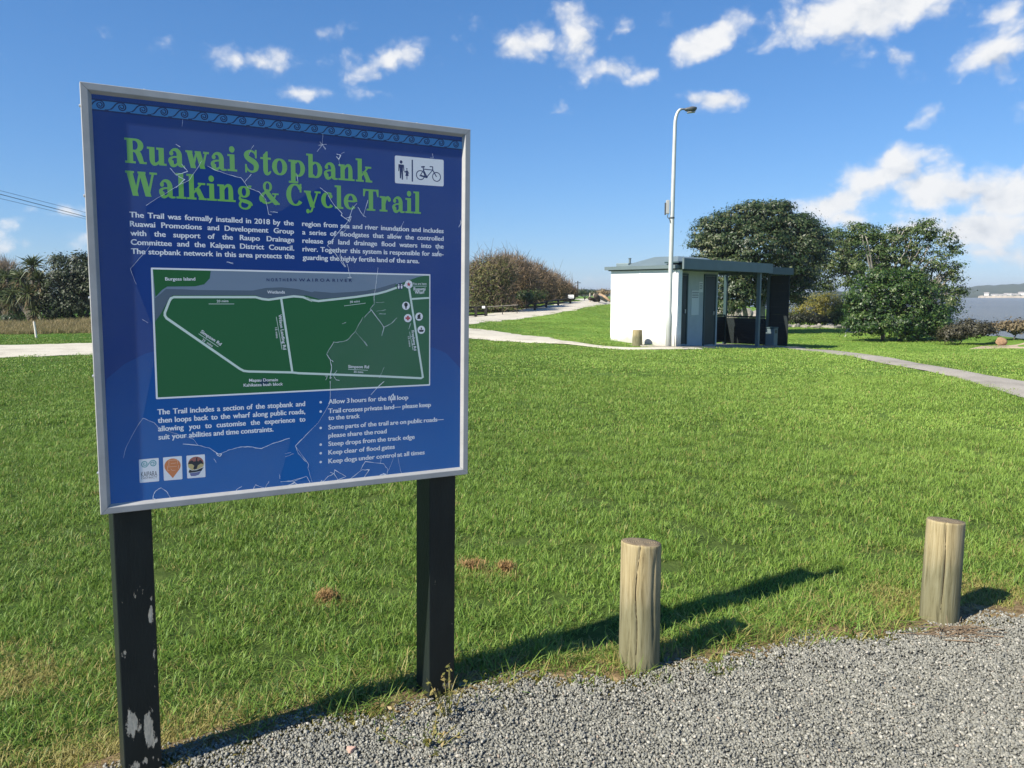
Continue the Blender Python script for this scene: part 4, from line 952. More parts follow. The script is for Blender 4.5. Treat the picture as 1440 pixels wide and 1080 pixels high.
for f, pts, w_ in (
    (Z1, [(380, 680), (450, 635), (540, 580), (600, 550), (650, 475), (660, 455)], .0011), (Z1, [(690, 480), (740, 505), (800, 525), (860, 540), (880, 565), (895, 590), (950, 610), (985, 650), (1000, 725), (1015, 728)], .0014), (Z1, [(880, 560), (912, 522)], .0014),
    (Z1, [(500, 490), (530, 525), (590, 508), (560, 470)], .0022), (Z1, [(530, 525), (575, 548), (530, 590)], .0016), (Z1, [(530, 370), (552, 384)], .0018), (Z1, [(410, 862), (385, 905), (300, 1000)], .0009), (Z1, [(900, 425), (912, 395), (925, 375)], .0008), (Z1, [(565, 245), (562, 280)], .0009), (Z1, [(790, 965), (820, 972)], .0012),
    (Z3, [(0, 480), (30, 500), (45, 508)], .0009), (Z1, [(300, 1000), (330, 1080)], .0008),
    (Z2, [(285, 260), (284, 325)], .0009), (Z2, [(262, 325), (305, 320)], .0016), (Z2, [(268, 305), (302, 345)], .0014), (Z2, [(255, 360), (284, 322), (300, 350)], .0010), (Z2, [(360, 372), (382, 378), (372, 402), (360, 385)], .0026), (Z2, [(402, 362), (384, 372)], .0009), (Z2, [(372, 400), (378, 440)], .0008),
    (Z2, [(270, 555), (310, 585), (340, 640), (390, 695), (385, 705), (425, 735), (445, 670), (470, 640)], .0020), (Z2, [(410, 720), (440, 712), (430, 742)], .0024), (Z2, [(425, 735), (350, 820), (310, 870), (345, 900), (405, 985)], .0016), (Z2, [(475, 660), (505, 708), (525, 640), (530, 622)], .0018), (Z2, [(505, 708), (520, 715)], .0016), (Z2, [(725, 738), (690, 800), (665, 830)], .0010), (Z2, [(430, 760), (395, 800), (355, 800)], .0010), (Z2, [(385, 900), (378, 930), (410, 985)], .0018), (Z2, [(1030, 730), (1035, 745), (1022, 770)], .0018), (Z2, [(880, 370), (884, 395), (868, 392)], .0014), (Z2, [(905, 880), (915, 905)], .0018), (Z2, [(145, 480), (150, 520)], .0014), (Z2, [(0, 685), (40, 690)], .0018),
    (Z4, [(368, 60), (385, 130), (392, 165), (370, 165), (405, 165)], .0018), (Z4, [(602, 88), (590, 180), (585, 230), (572, 320), (573, 368), (543, 400), (550, 410), (500, 466)], .0014), (Z4, [(487, 465), (430, 572), (372, 636), (330, 652), (270, 655)], .0012), (Z4, [(268, 650), (212, 746), (240, 785), (262, 803)], .0019), (Z4, [(240, 785), (250, 840), (238, 930), (250, 925)], .0024), (Z4, [(290, 870), (262, 905), (285, 940), (310, 944)], .0017), (Z4, [(200, 912), (218, 910), (205, 942)], .0014), (Z4, [(552, 408), (640, 530), (648, 545), (632, 605)], .0020), (Z4, [(645, 540), (700, 515), (748, 468)], .0013), (Z4, [(432, 574), (480, 630), (520, 685)], .0007), (Z4, [(500, 648), (520, 682)], .0015), (Z4, [(585, 355), (650, 350)], .0010), (Z4, [(590, 420), (660, 408)], .0010), (Z4, [(610, 440), (660, 440)], .0012), (Z4, [(852, 510), (835, 555)], .0014), (Z4, [(650, 845), (612, 925)], .0008), (Z4, [(650, 952), (620, 975), (585, 1005)], .0020), (Z4, [(240, 950), (240, 1080)], .0012), (Z4, [(330, 515), (358, 505)], .0014),
    (Z6, [(330, 30), (332, 130), (325, 195), (245, 330), (80, 500), (175, 632), (170, 660), (200, 760)], .0013), (Z6, [(720, 35), (665, 85), (625, 130)], .0014), (Z6, [(775, 185), (768, 150), (785, 125), (800, 165), (780, 160)], .0040), (Z6, [(270, 765), (315, 720), (360, 700), (362, 672), (445, 722), (385, 745), (360, 700), (330, 690)], .0016), (Z6, [(470, 742), (560, 672), (612, 672), (570, 735)], .0026), (Z6, [(550, 672), (585, 612), (718, 628)], .0019), (Z6, [(695, 628), (700, 590)], .0010), (Z6, [(718, 628), (748, 672), (742, 712)], .0015), (Z6, [(690, 712), (715, 700), (742, 712)], .0046), (Z6, [(815, 560), (830, 640), (850, 712)], .0009), (Z6, [(740, 690), (760, 660), (800, 560)], .0007), (Z6, [(0, 758), (70, 755), (158, 718), (185, 765)], .0017), (Z6, [(10, 792), (75, 765), (98, 782)], .0026), (Z6, [(250, 772), (270, 750), (285, 765)], .0026),
    (Z5, [(340, 230), (420, 262), (440, 290), (545, 330), (640, 358), (680, 372), (712, 412)], .0009), (Z5, [(610, 405), (720, 415), (790, 432), (855, 475), (920, 445), (1000, 425), (1060, 424), (1140, 436), (1220, 400), (1332, 366)], .0019), (Z5, [(835, 470), (870, 472), (862, 488), (842, 482)], .0036), (Z5, [(820, 505), (835, 530)], .0014), (Z5, [(340, 232), (300, 290), (230, 420), (208, 500)], .0009), (Z5, [(410, 770), (412, 745), (430, 720), (462, 700), (500, 725), (525, 765)], .0016), (Z5, [(405, 770), (425, 778)], .0026), (Z5, [(960, 735), (975, 710), (1008, 690)], .0015), (Z5, [(1085, 712), (1100, 680), (1165, 705), (1192, 655)], .0015), (Z5, [(1315, 690), (1362, 662), (1385, 682)], .0020), (Z5, [(1270, 660), (1340, 655), (1440, 625)], .0016), (Z5, [(1262, 610), (1266, 640)], .0010), (Z5, [(1440, 345), (1370, 418), (1390, 470), (1440, 525)], .0014), (Z5, [(1300, 470), (1340, 462)], .0008), (Z5, [(1300, 492), (1360, 470)], .0008),
    (Z3, [(640, 46), (690, 60)], .0012)):
    yk_ = p.y; p = Print(0); p.y = yk_ - .000001; crack(f, pts, w_); p.build('crack', mc, sign)

# --- posts: square, painted, peeling
def post_mat(spots, name):
    m, nt, b = new_mat(name); tc = N(nt, 'ShaderNodeTexCoord'); o = tc.outputs['Object']
    mp = N(nt, 'ShaderNodeMapping'); mp.inputs['Scale'].default_value = (1, 1, .32); L(nt, o, mp.inputs[0])
    n = noise(nt, mp.outputs[0], 38, 7, .68); fine = noise(nt, mp.outputs[0], 130, 4, .6)
    acc = None
    for (cx, cz, rx, rz, st) in spots:
        mp2 = N(nt, 'ShaderNodeMapping', vector_type='TEXTURE'); mp2.inputs['Location'].default_value = (cx, 0, cz); mp2.inputs['Scale'].default_value = (rx, 10, rz); L(nt, o, mp2.inputs[0])
        ln_ = N(nt, 'ShaderNodeVectorMath', operation='LENGTH'); L(nt, mp2.outputs[0], ln_.inputs[0])
        v = math_(nt, 'MULTIPLY_ADD', ln_.outputs['Value'], -st, st, clamp=True); acc = v if acc is None else math_(nt, 'MAXIMUM', acc, v)
    pk = math_(nt, 'ADD', n.outputs['Fac'], math_(nt, 'MULTIPLY', acc, .34) if acc is not None else 0.0)
    peel = math_(nt, 'MULTIPLY_ADD', pk, 30, -20.6, clamp=True)
    gr = noise(nt, mp.outputs[0], 16, 4, .5)
    paint = ramp(nt, gr.outputs['Fac'], [(.3, (.0085, .0135, .0125)), (.7, (.0150, .0215, .0195))])
    wood = ramp(nt, fine.outputs['Fac'], [(.3, (.50, .41, .28)), (.7, (.88, .74, .53))])
    L(nt, mixc(nt, peel, paint.outputs[0], wood.outputs[0]), b.inputs['Base Color'])
    L(nt, math_(nt, 'MULTIPLY_ADD', peel, .35, .45), b.inputs['Roughness']); b.inputs['Specular IOR Level'].default_value = .35
    bp = N(nt, 'ShaderNodeBump'); bp.inputs['Strength'].default_value = .5; bp.inputs['Distance'].default_value = .003
    h = math_(nt, 'MULTIPLY_ADD', peel, -1.0, fine.outputs['Fac']); L(nt, h, bp.inputs['Height']); L(nt, bp.outputs[0], b.inputs['Normal'])
    return m
def sign_post(px, py, twist, mat, label):
    xc = S((px, py), .098)[0]; half = .053
    mb = MB(); bmx = [-half, half]
    mb.box(-half, half, -half, half, -.35, 1.16); o = mb.build('post', mat, sign, bevel=.003)
    o.location = (xc, .102, 0.76); o.rotation_euler = (0, 0, R(twist)); o.data.transform(Matrix.Translation((0, 0, 0)))
    for v in o.data.vertices: v.co.z = v.co.z if v.co.z > 0 else -.76 - .30
    o['label'] = label
    return o
sign_post(184.5, 760, 4.5, post_mat([(-.020, -.58, .030, .10, 1.25), (.022, -.60, .028, .11, 1.25), (.040, -.22, .020, .09, .75), (-.005, -.16, .05, .035, .55), (-.035, -.33, .03, .03, .55), (.045, -.36, .012, .08, .5), (0, -.70, .08, .03, .6)], 'peeling_dark_paint'), 'dark painted post with paint flaked off to pale wood near its foot')
sign_post(613.5, 690, 4.5, post_mat([(.02, -.70, .05, .045, .62), (-.03, -.28, .012, .12, .35)], 'dark_paint_worn_foot'), 'dark painted post with worn paint only at the foot')
# ------------------------------------------------------------------ bollards
def wood_mat(name, top_spread=0.0):
    m, nt, b = new_mat(name); tc = N(nt, 'ShaderNodeTexCoord'); o = tc.outputs['Object']
    mp = N(nt, 'ShaderNodeMapping'); mp.inputs['Scale'].default_value = (1, 1, .07); L(nt, o, mp.inputs[0])
    g = noise(nt, mp.outputs[0], 70, 9, .68, .5); big = noise(nt, o, 5.5, 4, .5); sp = N(nt, 'ShaderNodeSeparateXYZ'); L(nt, o, sp.inputs[0])
    base = ramp(nt, g.outputs['Fac'], [(.30, (.13, .098, .048)), (.44, (.30, .245, .13)), (.58, (.37, .31, .18)), (.75, (.44, .38, .25))])
    grey = ramp(nt, g.outputs['Fac'], [(.30, (.07, .064, .034)), (.45, (.165, .152, .085)), (.6, (.21, .198, .12)), (.75, (.29, .27, .18))])
    hz = math_(nt, 'MULTIPLY_ADD', big.outputs['Fac'], .35, sp.outputs[2]); f = N(nt, 'ShaderNodeMapRange', interpolation_type='SMOOTHSTEP'); f.inputs[1].default_value = .36; f.inputs[2].default_value = .62
    L(nt, hz, f.inputs[0])
    c = mixc(nt, f.outputs[0], grey.outputs[0], base.outputs[0])
    # end grain
    geo = N(nt, 'ShaderNodeNewGeometry'); sn = N(nt, 'ShaderNodeSeparateXYZ'); L(nt, geo.outputs['Normal'], sn.inputs[0])
    wv_ = N(nt, 'ShaderNodeTexWave', wave_type='RINGS', rings_direction='Z'); wv_.inputs['Scale'].default_value = 34; wv_.inputs['Distortion'].default_value = 3; L(nt, o, wv_.inputs[0])
    eg = ramp(nt, wv_.outputs['Fac'], [(0, (.13, .10, .06)), (1, (.25, .20, .13))])
    c = mixc(nt, math_(nt, 'MULTIPLY_ADD', sn.outputs[2], 4, -2.2, clamp=True), c, eg.outputs[0])
    L(nt, c, b.inputs['Base Color']); b.inputs['Roughness'].default_value = .85; b.inputs['Specular IOR Level'].default_value = .2
    bp = N(nt, 'ShaderNodeBump'); bp.inputs['Strength'].default_value = .35; bp.inputs['Distance'].default_value = .009; L(nt, g.outputs['Fac'], bp.inputs['Height']); L(nt, bp.outputs[0], b.inputs['Normal'])
    return m
M_WOOD = wood_mat('weathered_pine')
M_SPLIT = flat_mat('split_dark', (.03, .022, .014), .95, 0, .1)
def bollard(base, h, r, seed, cracks, lean=(0, 0), top_tilt=(0, 0), label='', group=None):
    rg = np.random.default_rng(seed); n = 96; ph = rg.uniform(0, 6.28, 6)
    def rad(a, z):
        q = r * (1 + .022 * math.sin(2 * a + ph[0]) + .012 * math.sin(3 * a + ph[1]) + .006 * math.sin(7 * a + ph[2])) * (1 + .03 * (1 - z / h))
        for (ca, z0_, z1_, dep, wig) in cracks:
            c0 = ca + wig * (math.sin(z * 14 + ph[3]) * .6 + z / h * 1.2); da = (a - c0 + PI) % (2 * PI) - PI
            if z0_ < z: 
                fade = min(1, (z - z0_) / .08) * (1 if z < z1_ else max(0, 1 - (z - z1_) / .05)); wdt = .075 * fade + .01
                if abs(da) < wdt: q -= dep * fade * (1 - abs(da) / wdt)
        return q
    zs = np.concatenate([[-.12], np.linspace(0, h - .014, 22), [h - .006, h]]); mb = MB(); vs = []
    for i, z in enumerate(zs):
        ins = {len(zs) - 2: .997, len(zs) - 1: .955}.get(i, 1)
        for k in range(n):
            a = k * 2 * PI / n; q = rad(a, max(z, 0)) * ins; x, y = q * math.cos(a), q * math.sin(a)
            zz = z + ((x * top_tilt[0] + y * top_tilt[1]) if z > h * .8 else 0)
            vs.append((x + lean[0] * z, y + lean[1] * z, zz))
    m = len(zs); fs = [(i * n + k, i * n + (k + 1) % n, (i + 1) * n + (k + 1) % n, (i + 1) * n + k) for i in range(m - 1) for k in range(n)]
    # top as rings so that it can be uneven
    b0 = (m - 1) * n
    for s, q in enumerate((.7, .4, .12)):
        for k in range(n):
            p0 = vs[b0 + k]; cx, cy = lean[0] * h, lean[1] * h
            x, y = cx + (p0[0] - cx) * q, cy + (p0[1] - cy) * q
            vs.append((x, y, h + x * top_tilt[0] + y * top_tilt[1] + .002 * math.sin(9 * x / r + ph[4]) + .0015 * math.sin(13 * y / r) - .001))
        bb = m * n + s * n; pb_ = b0 if s == 0 else bb - n
        fs += [(pb_ + k, pb_ + (k + 1) % n, bb + (k + 1) % n, bb + k) for k in range(n)]
    fs.append(tuple(m * n + 2 * n + k for k in range(n)))
    mb.add(vs, fs); o = mb.build('wooden_bollard', M_WOOD, None, smooth=True)
    o.location = base; tag(o, label, 'bollard', group)
    o.data.polygons.foreach_set('use_smooth', [True] * len(o.data.polygons))
    # dark line at the bottom of each split
    for (ca, z0_, z1_, dep, wig) in cracks[:1]:
        mk = MB(); pts = []
        for z in np.linspace(z0_ + .03, min(z1_, h - .008), 16):
            c0 = ca + wig * (math.sin(z * 14 + ph[3]) * .6 + z / h * 1.2); q = rad(c0, z) + .0012
            pts.append((q * math.cos(c0) + lean[0] * z, q * math.sin(c0) + lean[1] * z, z))
        mk.tube(pts, [.0020 + .0034 * math.sin(PI * (i + .5) / 16) for i in range(16)], 5); mk.build('split', M_SPLIT, o)
    return o
BG = 'round timber bollards along the gravel edge'
b1 = gp(898, 951); b2 = gp(1320, 884)
face1 = math.atan2(-b1.y, -b1.x); face2 = math.atan2(-b2.y, -b2.x)
bollard(b1 + Vector((.013, .07, 0)), .527, .079, 1, [(face1 - .30, .06, .6, .012, .18), (face1 + .62, .1, .45, .006, .1), (face1 - .75, .02, .3, .005, .2)], (0, 0), (-.06, -.10), 'round timber bollard in the middle, nearest the camera, flecked tan top and greyish foot', BG)
bollard(b2 + Vector((.036, .07, 0)), .485, .078, 2, [(face2 + .12, .02, .6, .012, -.05), (face2 - .9, .1, .5, .005, .1)], (.010, 0), (-.07, -.08), 'round timber bollard at the right with a long split and dry twigs at its foot', BG)
b3 = at(896, 484, 23.0); b3.z = tz(b3.x, b3.y)
bollard(b3, .47, .14, 3, [(0, .1, .4, .01, 0)], (0, 0), (0, 0), 'short dark weathered bollard in front of the white shelter wall')

# ------------------------------------------------------------------ toilet block with shelter
TOP = -.048
def sp(t, w_, z): return Vector((CX + GX * t + WX * w_, CY + GY * t + WY * w_, z))
MS = Matrix(((GX, WX, 0, CX), (GY, WY, 0, CY), (0, 0, 1, 0), (0, 0, 0, 1)))
shed = thing('toilet_block', (CX, CY, tz(CX, CY)), 'white walled public toilet block with dark green flat roofed shelter and open side', 'building')
SI = shed.matrix_basis.inverted() @ MS if False else Matrix.Translation((-CX, -CY, -tz(CX, CY))) @ MS
def sbox(mb, t0, t1, w0, w1, z0_, z1_): mb.box(t0, t1, w0, w1, z0_, z1_, SI)
M_WHITE = flat_mat('white_render', (.80, .80, .79), .8, 0, .2, .03, 3)
_nt = M_WHITE.node_tree; _b = _nt.nodes['Principled BSDF']; _tc = N(_nt, 'ShaderNodeTexCoord'); _sz = N(_nt, 'ShaderNodeSeparateXYZ'); L(_nt, _tc.outputs['Object'], _sz.inputs[0])
_n = noise(_nt, _tc.outputs['Object'], 3.2, 7, .7); _k = math_(_nt, 'ADD', _sz.outputs[2], math_(_nt, 'MULTIPLY', _n.outputs['Fac'], -.75))          # splash dirt of uneven height at the foot of the wall
_m = N(_nt, 'ShaderNodeMapRange'); _m.inputs[1].default_value = .08; _m.inputs[2].default_value = -.28; L(_nt, _k, _m.inputs[0])
_o = _b.inputs['Base Color'].links[0].from_socket; L(_nt, mixc(_nt, math_(_nt, 'MULTIPLY', _m.outputs[0], .75), _o, (.30, .29, .22)), _b.inputs['Base Color'])
M_GREYW = flat_mat('pale_grey_render', (.42, .45, .46), .8, 0, .2, .06, 4)
M_DGREEN = flat_mat('dark_green_paint', (.030, .062, .066), .5, 0, .4, .12, 5)
M_FASCIA = flat_mat('fascia_green', (.115, .155, .165), .5, .0, .4, .08, 3)
M_ROOF = flat_mat('roof_steel', (.165, .215, .225), .45, .1, .5, .08, 3)
M_DOOR = flat_mat('door_green', (.012, .022, .024), .5, 0, .4, .1, 4)
M_DARKW = flat_mat('dark_slats', (.008, .014, .015), .6, 0, .3, .2, 8)
zf = lambda t: tz(CX, CY) + TOP * t
# concrete pad (follows the fall of the ground)
mb = MB()
P = []
for (t, w_) in ((-.5, -.45), (8.2, -.45), (8.2, 2.9), (-.5, 2.9)):
    P.append(SI @ Vector((t, w_, zf(t) - tz(CX, CY) + .045 + tz(CX, CY)))); 
lowP = [p_ - Vector((0, 0, .25)) for p_ in P]
mb.add(P + lowP, [(0, 1, 2, 3), (4, 7, 6, 5), (0, 4, 5, 1), (1, 5, 6, 2), (2, 6, 7, 3), (3, 7, 4, 0)])
mb.build('concrete_floor', M_CONC, shed)
mb = MB(); sbox(mb, 0, .16, 0, 2.37, -.15, 2.232); wl = mb.build('side_wall', M_WHITE, shed)
mb = MB(); sbox(mb, -.014, -.001, 1.30, 1.335, .25, 2.225); mb.build('cover_strip', M_WHITE, shed)
mb = MB(); sbox(mb, -.03, -.001, .10, .15, .0, 2.22); mb.build('downpipe', M_WHITE, shed, bevel=.01)
mb = MB(); sbox(mb, .16, 3.4, .62, .76, -.25, 2.24); mb.build('front_wall', M_GREYW, shed)
mb = MB(); sbox(mb, .16, 3.4, 2.22, 2.37, -.25, 2.231); mb.build('rear_wall', M_WHITE, shed)
mb = MB(); sbox(mb, 3.26, 3.4, .76, 2.22, -.30, 2.231); mb.build('end_wall', M_GREYW, shed)
for (t0, t1) in ((.75, 1.45), (2.55, 3.2)):
    z_ = zf(t0)
    mb = MB(); sbox(mb, t0 - .06, t0, .585, .62, z_ + .05, 2.10); sbox(mb, t1, t1 + .06, .585, .62, z_ + .05, 2.10); sbox(mb, t0 - .06, t1 + .06, .580, .62, 2.101, 2.16)
    fr = mb.build('door_frame', M_DGREEN, shed)
    mb = MB(); sbox(mb, t0 + .004, t1 - .004, .600, .619, z_ + .07, 2.095); dr = mb.build('door', M_DOOR, shed)
    mb = MB(); sbox(mb, t1 - .12, t1 - .09, .565, .600, z_ + 1.0, z_ + 1.12); mb.build('door_handle', M_SCREW, dr)
M_NOTICE = flat_mat('notice_white', (.62, .63, .63), .6); 
for (t0, t1, z0_, z1_) in ((.36, .56, 1.72, 1.98), (.40, .58, 1.30, 1.55), (1.75, 2.2, .9, 1.65), (2.2, 2.42, 1.60, 1.92)):
    mb = MB(); sbox(mb, t0, t1, .607, .6195, z0_, z1_); nb = mb.build('notice', M_NOTICE, shed)
    mb = MB()
    for q in range(4): sbox(mb, t0 + .03, t1 - .03 - .02 * (q % 2), .604, .606, z1_ - .05 - .05 * q - .015, z1_ - .05 - .05 * q)
    mb.build('notice_lines', M_DOOR, nb)
# roof over the block: dark gutter edge, hipped steel top
mb = MB(); sbox(mb, -.14, 3.5, -.02, 2.52, 2.262, 2.36); mb.build('gutter_edge', M_FASCIA, shed)
mb = MB(); sbox(mb, -.03, 3.45, .03, 2.45, 2.234, 2.261); mb.build('soffit', M_DGREEN, shed)
mb = MB(); a_ = [SI @ Vector(q) for q in ((.02, .10, 2.361), (3.45, .10, 2.361), (3.45, 2.05, 2.361), (.02, 2.05, 2.361), (.95, .62, 2.66), (2.6, .62, 2.66), (2.6, 1.45, 2.66), (.95, 1.45, 2.66))]
mb.add(a_, [(3, 2, 1, 0), (4, 5, 6, 7), (0, 1, 5, 4), (1, 2, 6, 5), (2, 3, 7, 6), (3, 0, 4, 7)]); rf = mb.build('hipped_roof', M_ROOF, shed)
mb = MB(); vp = SI @ Vector((.30, 1.9, 2.36)); mb.tube([vp, vp + Vector((0, 0, .22)), vp + Vector((0, 0, .26))], [.035, .035, .05], 10); mb.build('vent_pipe', M_FASCIA, shed)
mb = MB(); sbox(mb, .15, .75, 1.85, 2.30, 2.361, 2.47); mb.build('roof_hatch', M_ROOF, shed, bevel=.02)
# canopy
mb = MB(); sbox(mb, -.03, 5.67, -.16, -.10, 2.245, 2.55); mb.build('fascia_beam', M_FASCIA, shed)
mb = MB(); sbox(mb, 5.672, 7.62, -.03, .03, 2.22, 2.46); sbox(mb, 7.56, 7.62, .031, 2.6, 2.24, 2.46); mb.build('rear_fascia', M_DGREEN, shed)
mb = MB(); sbox(mb, 0, 5.605, -.098, .50, 2.42, 2.46); sbox(mb, 3.52, 7.55, .62, 2.55, 2.38, 2.43); sbox(mb, 5.61, 7.55, .035, .619, 2.40, 2.44); mb.build('canopy_roof', M_DGREEN, shed)
mb = MB()
for t in (3.9, 4.7, 5.5): sbox(mb, t, t + .05, -.05, .45, 2.26, 2.418)
for t in (3.9, 4.9, 5.9, 6.9): sbox(mb, t, t + .05, .65, 2.5, 2.24, 2.378)
mb.build('rafters', M_DGREEN, shed)
for (t, w_) in ((5.0, -.04), (7.45, .75), (7.45, 2.45), (5.2, 2.45)):
    mb = MB(); sbox(mb, t, t + .11, w_, w_ + .11, zf(t) - .02, 2.262 if w_ < 0 else 2.238); mb.build('post', M_FASCIA if w_ < 0 else M_DGREEN, shed)
def slat_wall(t0, t1, w0, w1, zlo, zhi, gap=False):
    mb = MB(); nsl = 9
    for q in range(nsl):
        z_ = zlo + (zhi - zlo) * q / nsl; hh = (zhi - zlo) / nsl - .0016; sbox(mb, t0, t1, w0, w1, z_, z_ + hh)
    return mb.build('slatted_wall', M_DARKW, shed)
slat_wall(5.32, 7.44, 2.48, 2.52, zf(6) + .05, zf(6) + 1.0)
slat_wall(7.49, 7.53, .88, 2.44, zf(7) + .05, zf(7) + 1.0)
slat_wall(7.49, 7.53, .05, .86, zf(7) + .05, 2.20)
mb = MB(); sbox(mb, 5.32, 7.44, 2.47, 2.53, zf(6) + 1.03, zf(6) + 1.08); sbox(mb, 7.47, 7.55, .87, 2.44, zf(7) + 1.03, zf(7) + 1.08); mb.build('handrail', M_DARKW, shed)
# bin by the end wall
rb = thing('rubbish_bin', sp(6.15, .02, zf(6.15) + .045), 'dark green square rubbish bin at the open right end of the shelter', 'bin', None, math.atan2(GY, GX))
mb = MB(); mb.box(-.15, .15, -.15, .15, .03, .62); mb.build('body', M_FASCIA, rb, bevel=.012)
mb = MB(); mb.box(-.165, .165, -.165, .165, .622, .67); mb.build('lid', M_DGREEN, rb, bevel=.012)
mb = MB(); mb.box(-.09, .09, -.1525, -.1505, .46, .58); mb.build('slot', M_DOOR, rb)

# ------------------------------------------------------------------ street lamp
lp = at(940, 489, 22.35); lp.z = tz(lp.x, lp.y)
lamp = thing('street_lamp', lp, 'tall pale grey lamp post with curved top in front of the white wall', 'street lamp')
M_GALV = flat_mat('galvanised_pole', (.50, .52, .50), .5, .25, .4, .1, 2.5)
M_LAMPH = flat_mat('lamp_housing', (.10, .105, .11), .45, .2, .4, .1, 8)
mb = MB(); pts = [(0, 0, -.1), (0, 0, .9), (0, 0, 1.05), (.02, 0, 3.0), (.035, 0, 5.0), (.045, 0, 6.15)]; rad_ = [.085, .085, .066, .062, .056, .050]
pts += [(.045 + .17 * (1 - math.cos(R(a))), 0, 6.15 + .42 * math.sin(R(a))) for a in (15, 30, 45, 60, 75, 90)]; rad_ += [.048, .046, .043, .040, .036, .032]
mb.tube(pts, rad_, 16); mb.build('pole', M_GALV, lamp, smooth=True)
mb = MB(); mb.tube([(.19, 0, 6.570), (.28, 0, 6.568), (.38, 0, 6.575)], .026, 10); mb.build('arm', M_LAMPH, lamp, smooth=True)
def head():
    bm = bmesh.new(); bmesh.ops.create_uvsphere(bm, u_segments=20, v_segments=12, radius=1)
    for v in bm.verts:
        v.co.x *= .18; v.co.y *= .11; v.co.z *= (.05 if v.co.z > 0 else .11)
        if v.co.x < 0: v.co.z *= .8; v.co.y *= .85
    me = bpy.data.meshes.new('lamp_head'); bm.to_mesh(me); bm.free(); me.materials.append(M_LAMPH)
    me.polygons.foreach_set('use_smooth', [True] * len(me.polygons)); o = link(bpy.data.objects.new('lamp_head', me), lamp); o.location = (.46, 0, 6.585); o.rotation_euler = (0, R(-6), 0); return o
hd = head()
mb = MB(); mb.box(-.10, .12, -.06, .06, -.118, -.085); lens = mb.build('lens', flat_mat('lens_grey', (.30, .31, .31), .3), hd, bevel=.015)
mb = MB(); mb.box(-.15, -.065, -.06, .06, 3.75, 4.12); bx = mb.build('control_box', flat_mat('grey_box', (.42, .42, .41), .5, .1), lamp, bevel=.01)
mb = MB(); mb.tube([(-.10, -.05, 3.75), (-.12, -.05, 3.66), (-.06, -.05, 3.6), (-.03, -.05, 3.5)], .012, 6); mb.build('cable', M_LAMPH, lamp)
mb = MB(); mb.box(-.19, -.151, -.03, .03, 3.72, 4.05); mb.build('box_bracket', M_LAMPH, bx)
mb = MB(); mb.tube([(.018, 0, 3.62), (.018, 0, 3.66)], .074, 16); mb.build('strap_band', M_LAMPH, lamp)

# ------------------------------------------------------------------ river and far shore
def water_mat():
    m, nt, b = new_mat('river_water'); geo = N(nt, 'ShaderNodeNewGeometry')
    mp = N(nt, 'ShaderNodeMapping'); mp.inputs['Rotation'].default_value = (0, 0, R(35)); mp.inputs['Scale'].default_value = (.35, 1, 1); L(nt, geo.outputs['Position'], mp.inputs[0])
    n = noise(nt, mp.outputs[0], .9, 8, .68); n2_ = noise(nt, geo.outputs['Position'], .02, 4, .6)
    c = ramp(nt, n2_.outputs['Fac'], [(.3, (.105, .115, .110)), (.7, (.135, .14, .13))]); L(nt, c.outputs[0], b.inputs['Base Color'])
    b.inputs['Roughness'].default_value = .25; b.inputs['IOR'].default_value = 1.333; b.inputs['Specular IOR Level'].default_value = .32
    bp = N(nt, 'ShaderNodeBump'); bp.inputs['Strength'].default_value = 1.0; bp.inputs['Distance'].default_value = .55; L(nt, n.outputs['Fac'], bp.inputs['Height']); L(nt, bp.outputs[0], b.inputs['Normal'])
    return m
xs = np.concatenate([np.linspace(14, 100, 30), np.geomspace(110, 4800, 24)]); ys = np.concatenate([np.linspace(-150, 120, 50), np.geomspace(130, 4800, 24)])
Xg, Yg = np.meshgrid(xs, ys, indexing='ij'); Vw = np.c_[Xg.ravel(), Yg.ravel(), np.full(Xg.size, -1.15)]; m_ = len(ys)
i, j = np.meshgrid(np.arange(len(xs) - 1), np.arange(m_ - 1), indexing='ij'); Fw = np.stack([i * m_ + j, (i + 1) * m_ + j, (i + 1) * m_ + j + 1, i * m_ + j + 1], -1).reshape(-1, 4)
tag(np_mesh('river_water', Vw, Fw, water_mat()), kind='structure')
def hills(name, az0, az1, r0, r1, prof, col, seed):
    rg = np.random.default_rng(seed); na = int((az1 - az0) * 6); nr = 14; V = []; ph = rg.uniform(0, 6, 12)
    for i in range(na + 1):
        a = az0 + (az1 - az0) * i / na; h = np.interp(a, [q[0] for q in prof], [q[1] for q in prof])
        for k in range(nr + 1):
            t = k / nr; r_ = r0 + (r1 - r0) * t
            rough_ = 1 + .10 * sum(math.sin(a * f_ + ph[q] + t * 4) / (q + 1) for q, f_ in enumerate((.9, 2.1, 4.3, 9.7)))
            z = -2.6 + (2.6 + h * rough_) * sstep(0, .75, t) * (1 if t < .8 else 1 - .3 * (t - .8) / .2) + (1.0 if 0 < t else 0) 
            V.append((r_ * math.sin(R(a)), r_ * math.cos(R(a)), z))
    F = [(i * (nr + 1) + k, i * (nr + 1) + k + 1, (i + 1) * (nr + 1) + k + 1, (i + 1) * (nr + 1) + k) for i in range(na) for k in range(nr)]
    m, nt, b = new_mat(name + '_cover'); geo = N(nt, 'ShaderNodeNewGeometry'); n = noise(nt, geo.outputs['Position'], .015, 6, .65)
    L(nt, ramp(nt, n.outputs['Fac'], [(.35, [c * .6 for c in col]), (.65, col)]).outputs[0], b.inputs['Base Color']); b.inputs['Roughness'].default_value = 1; b.inputs['Specular IOR Level'].default_value = 0
    return tag(np_mesh(name, np.array(V), np.array(F), m, smooth=True), kind='structure')
hills('far_hills', 18, 62, 1000, 1900, [(18, 5), (22, 8), (26, 10), (29, 15), (31, 20), (33.5, 23), (36, 18), (45, 30), (62, 20)], (.085, .105, .07), 4)
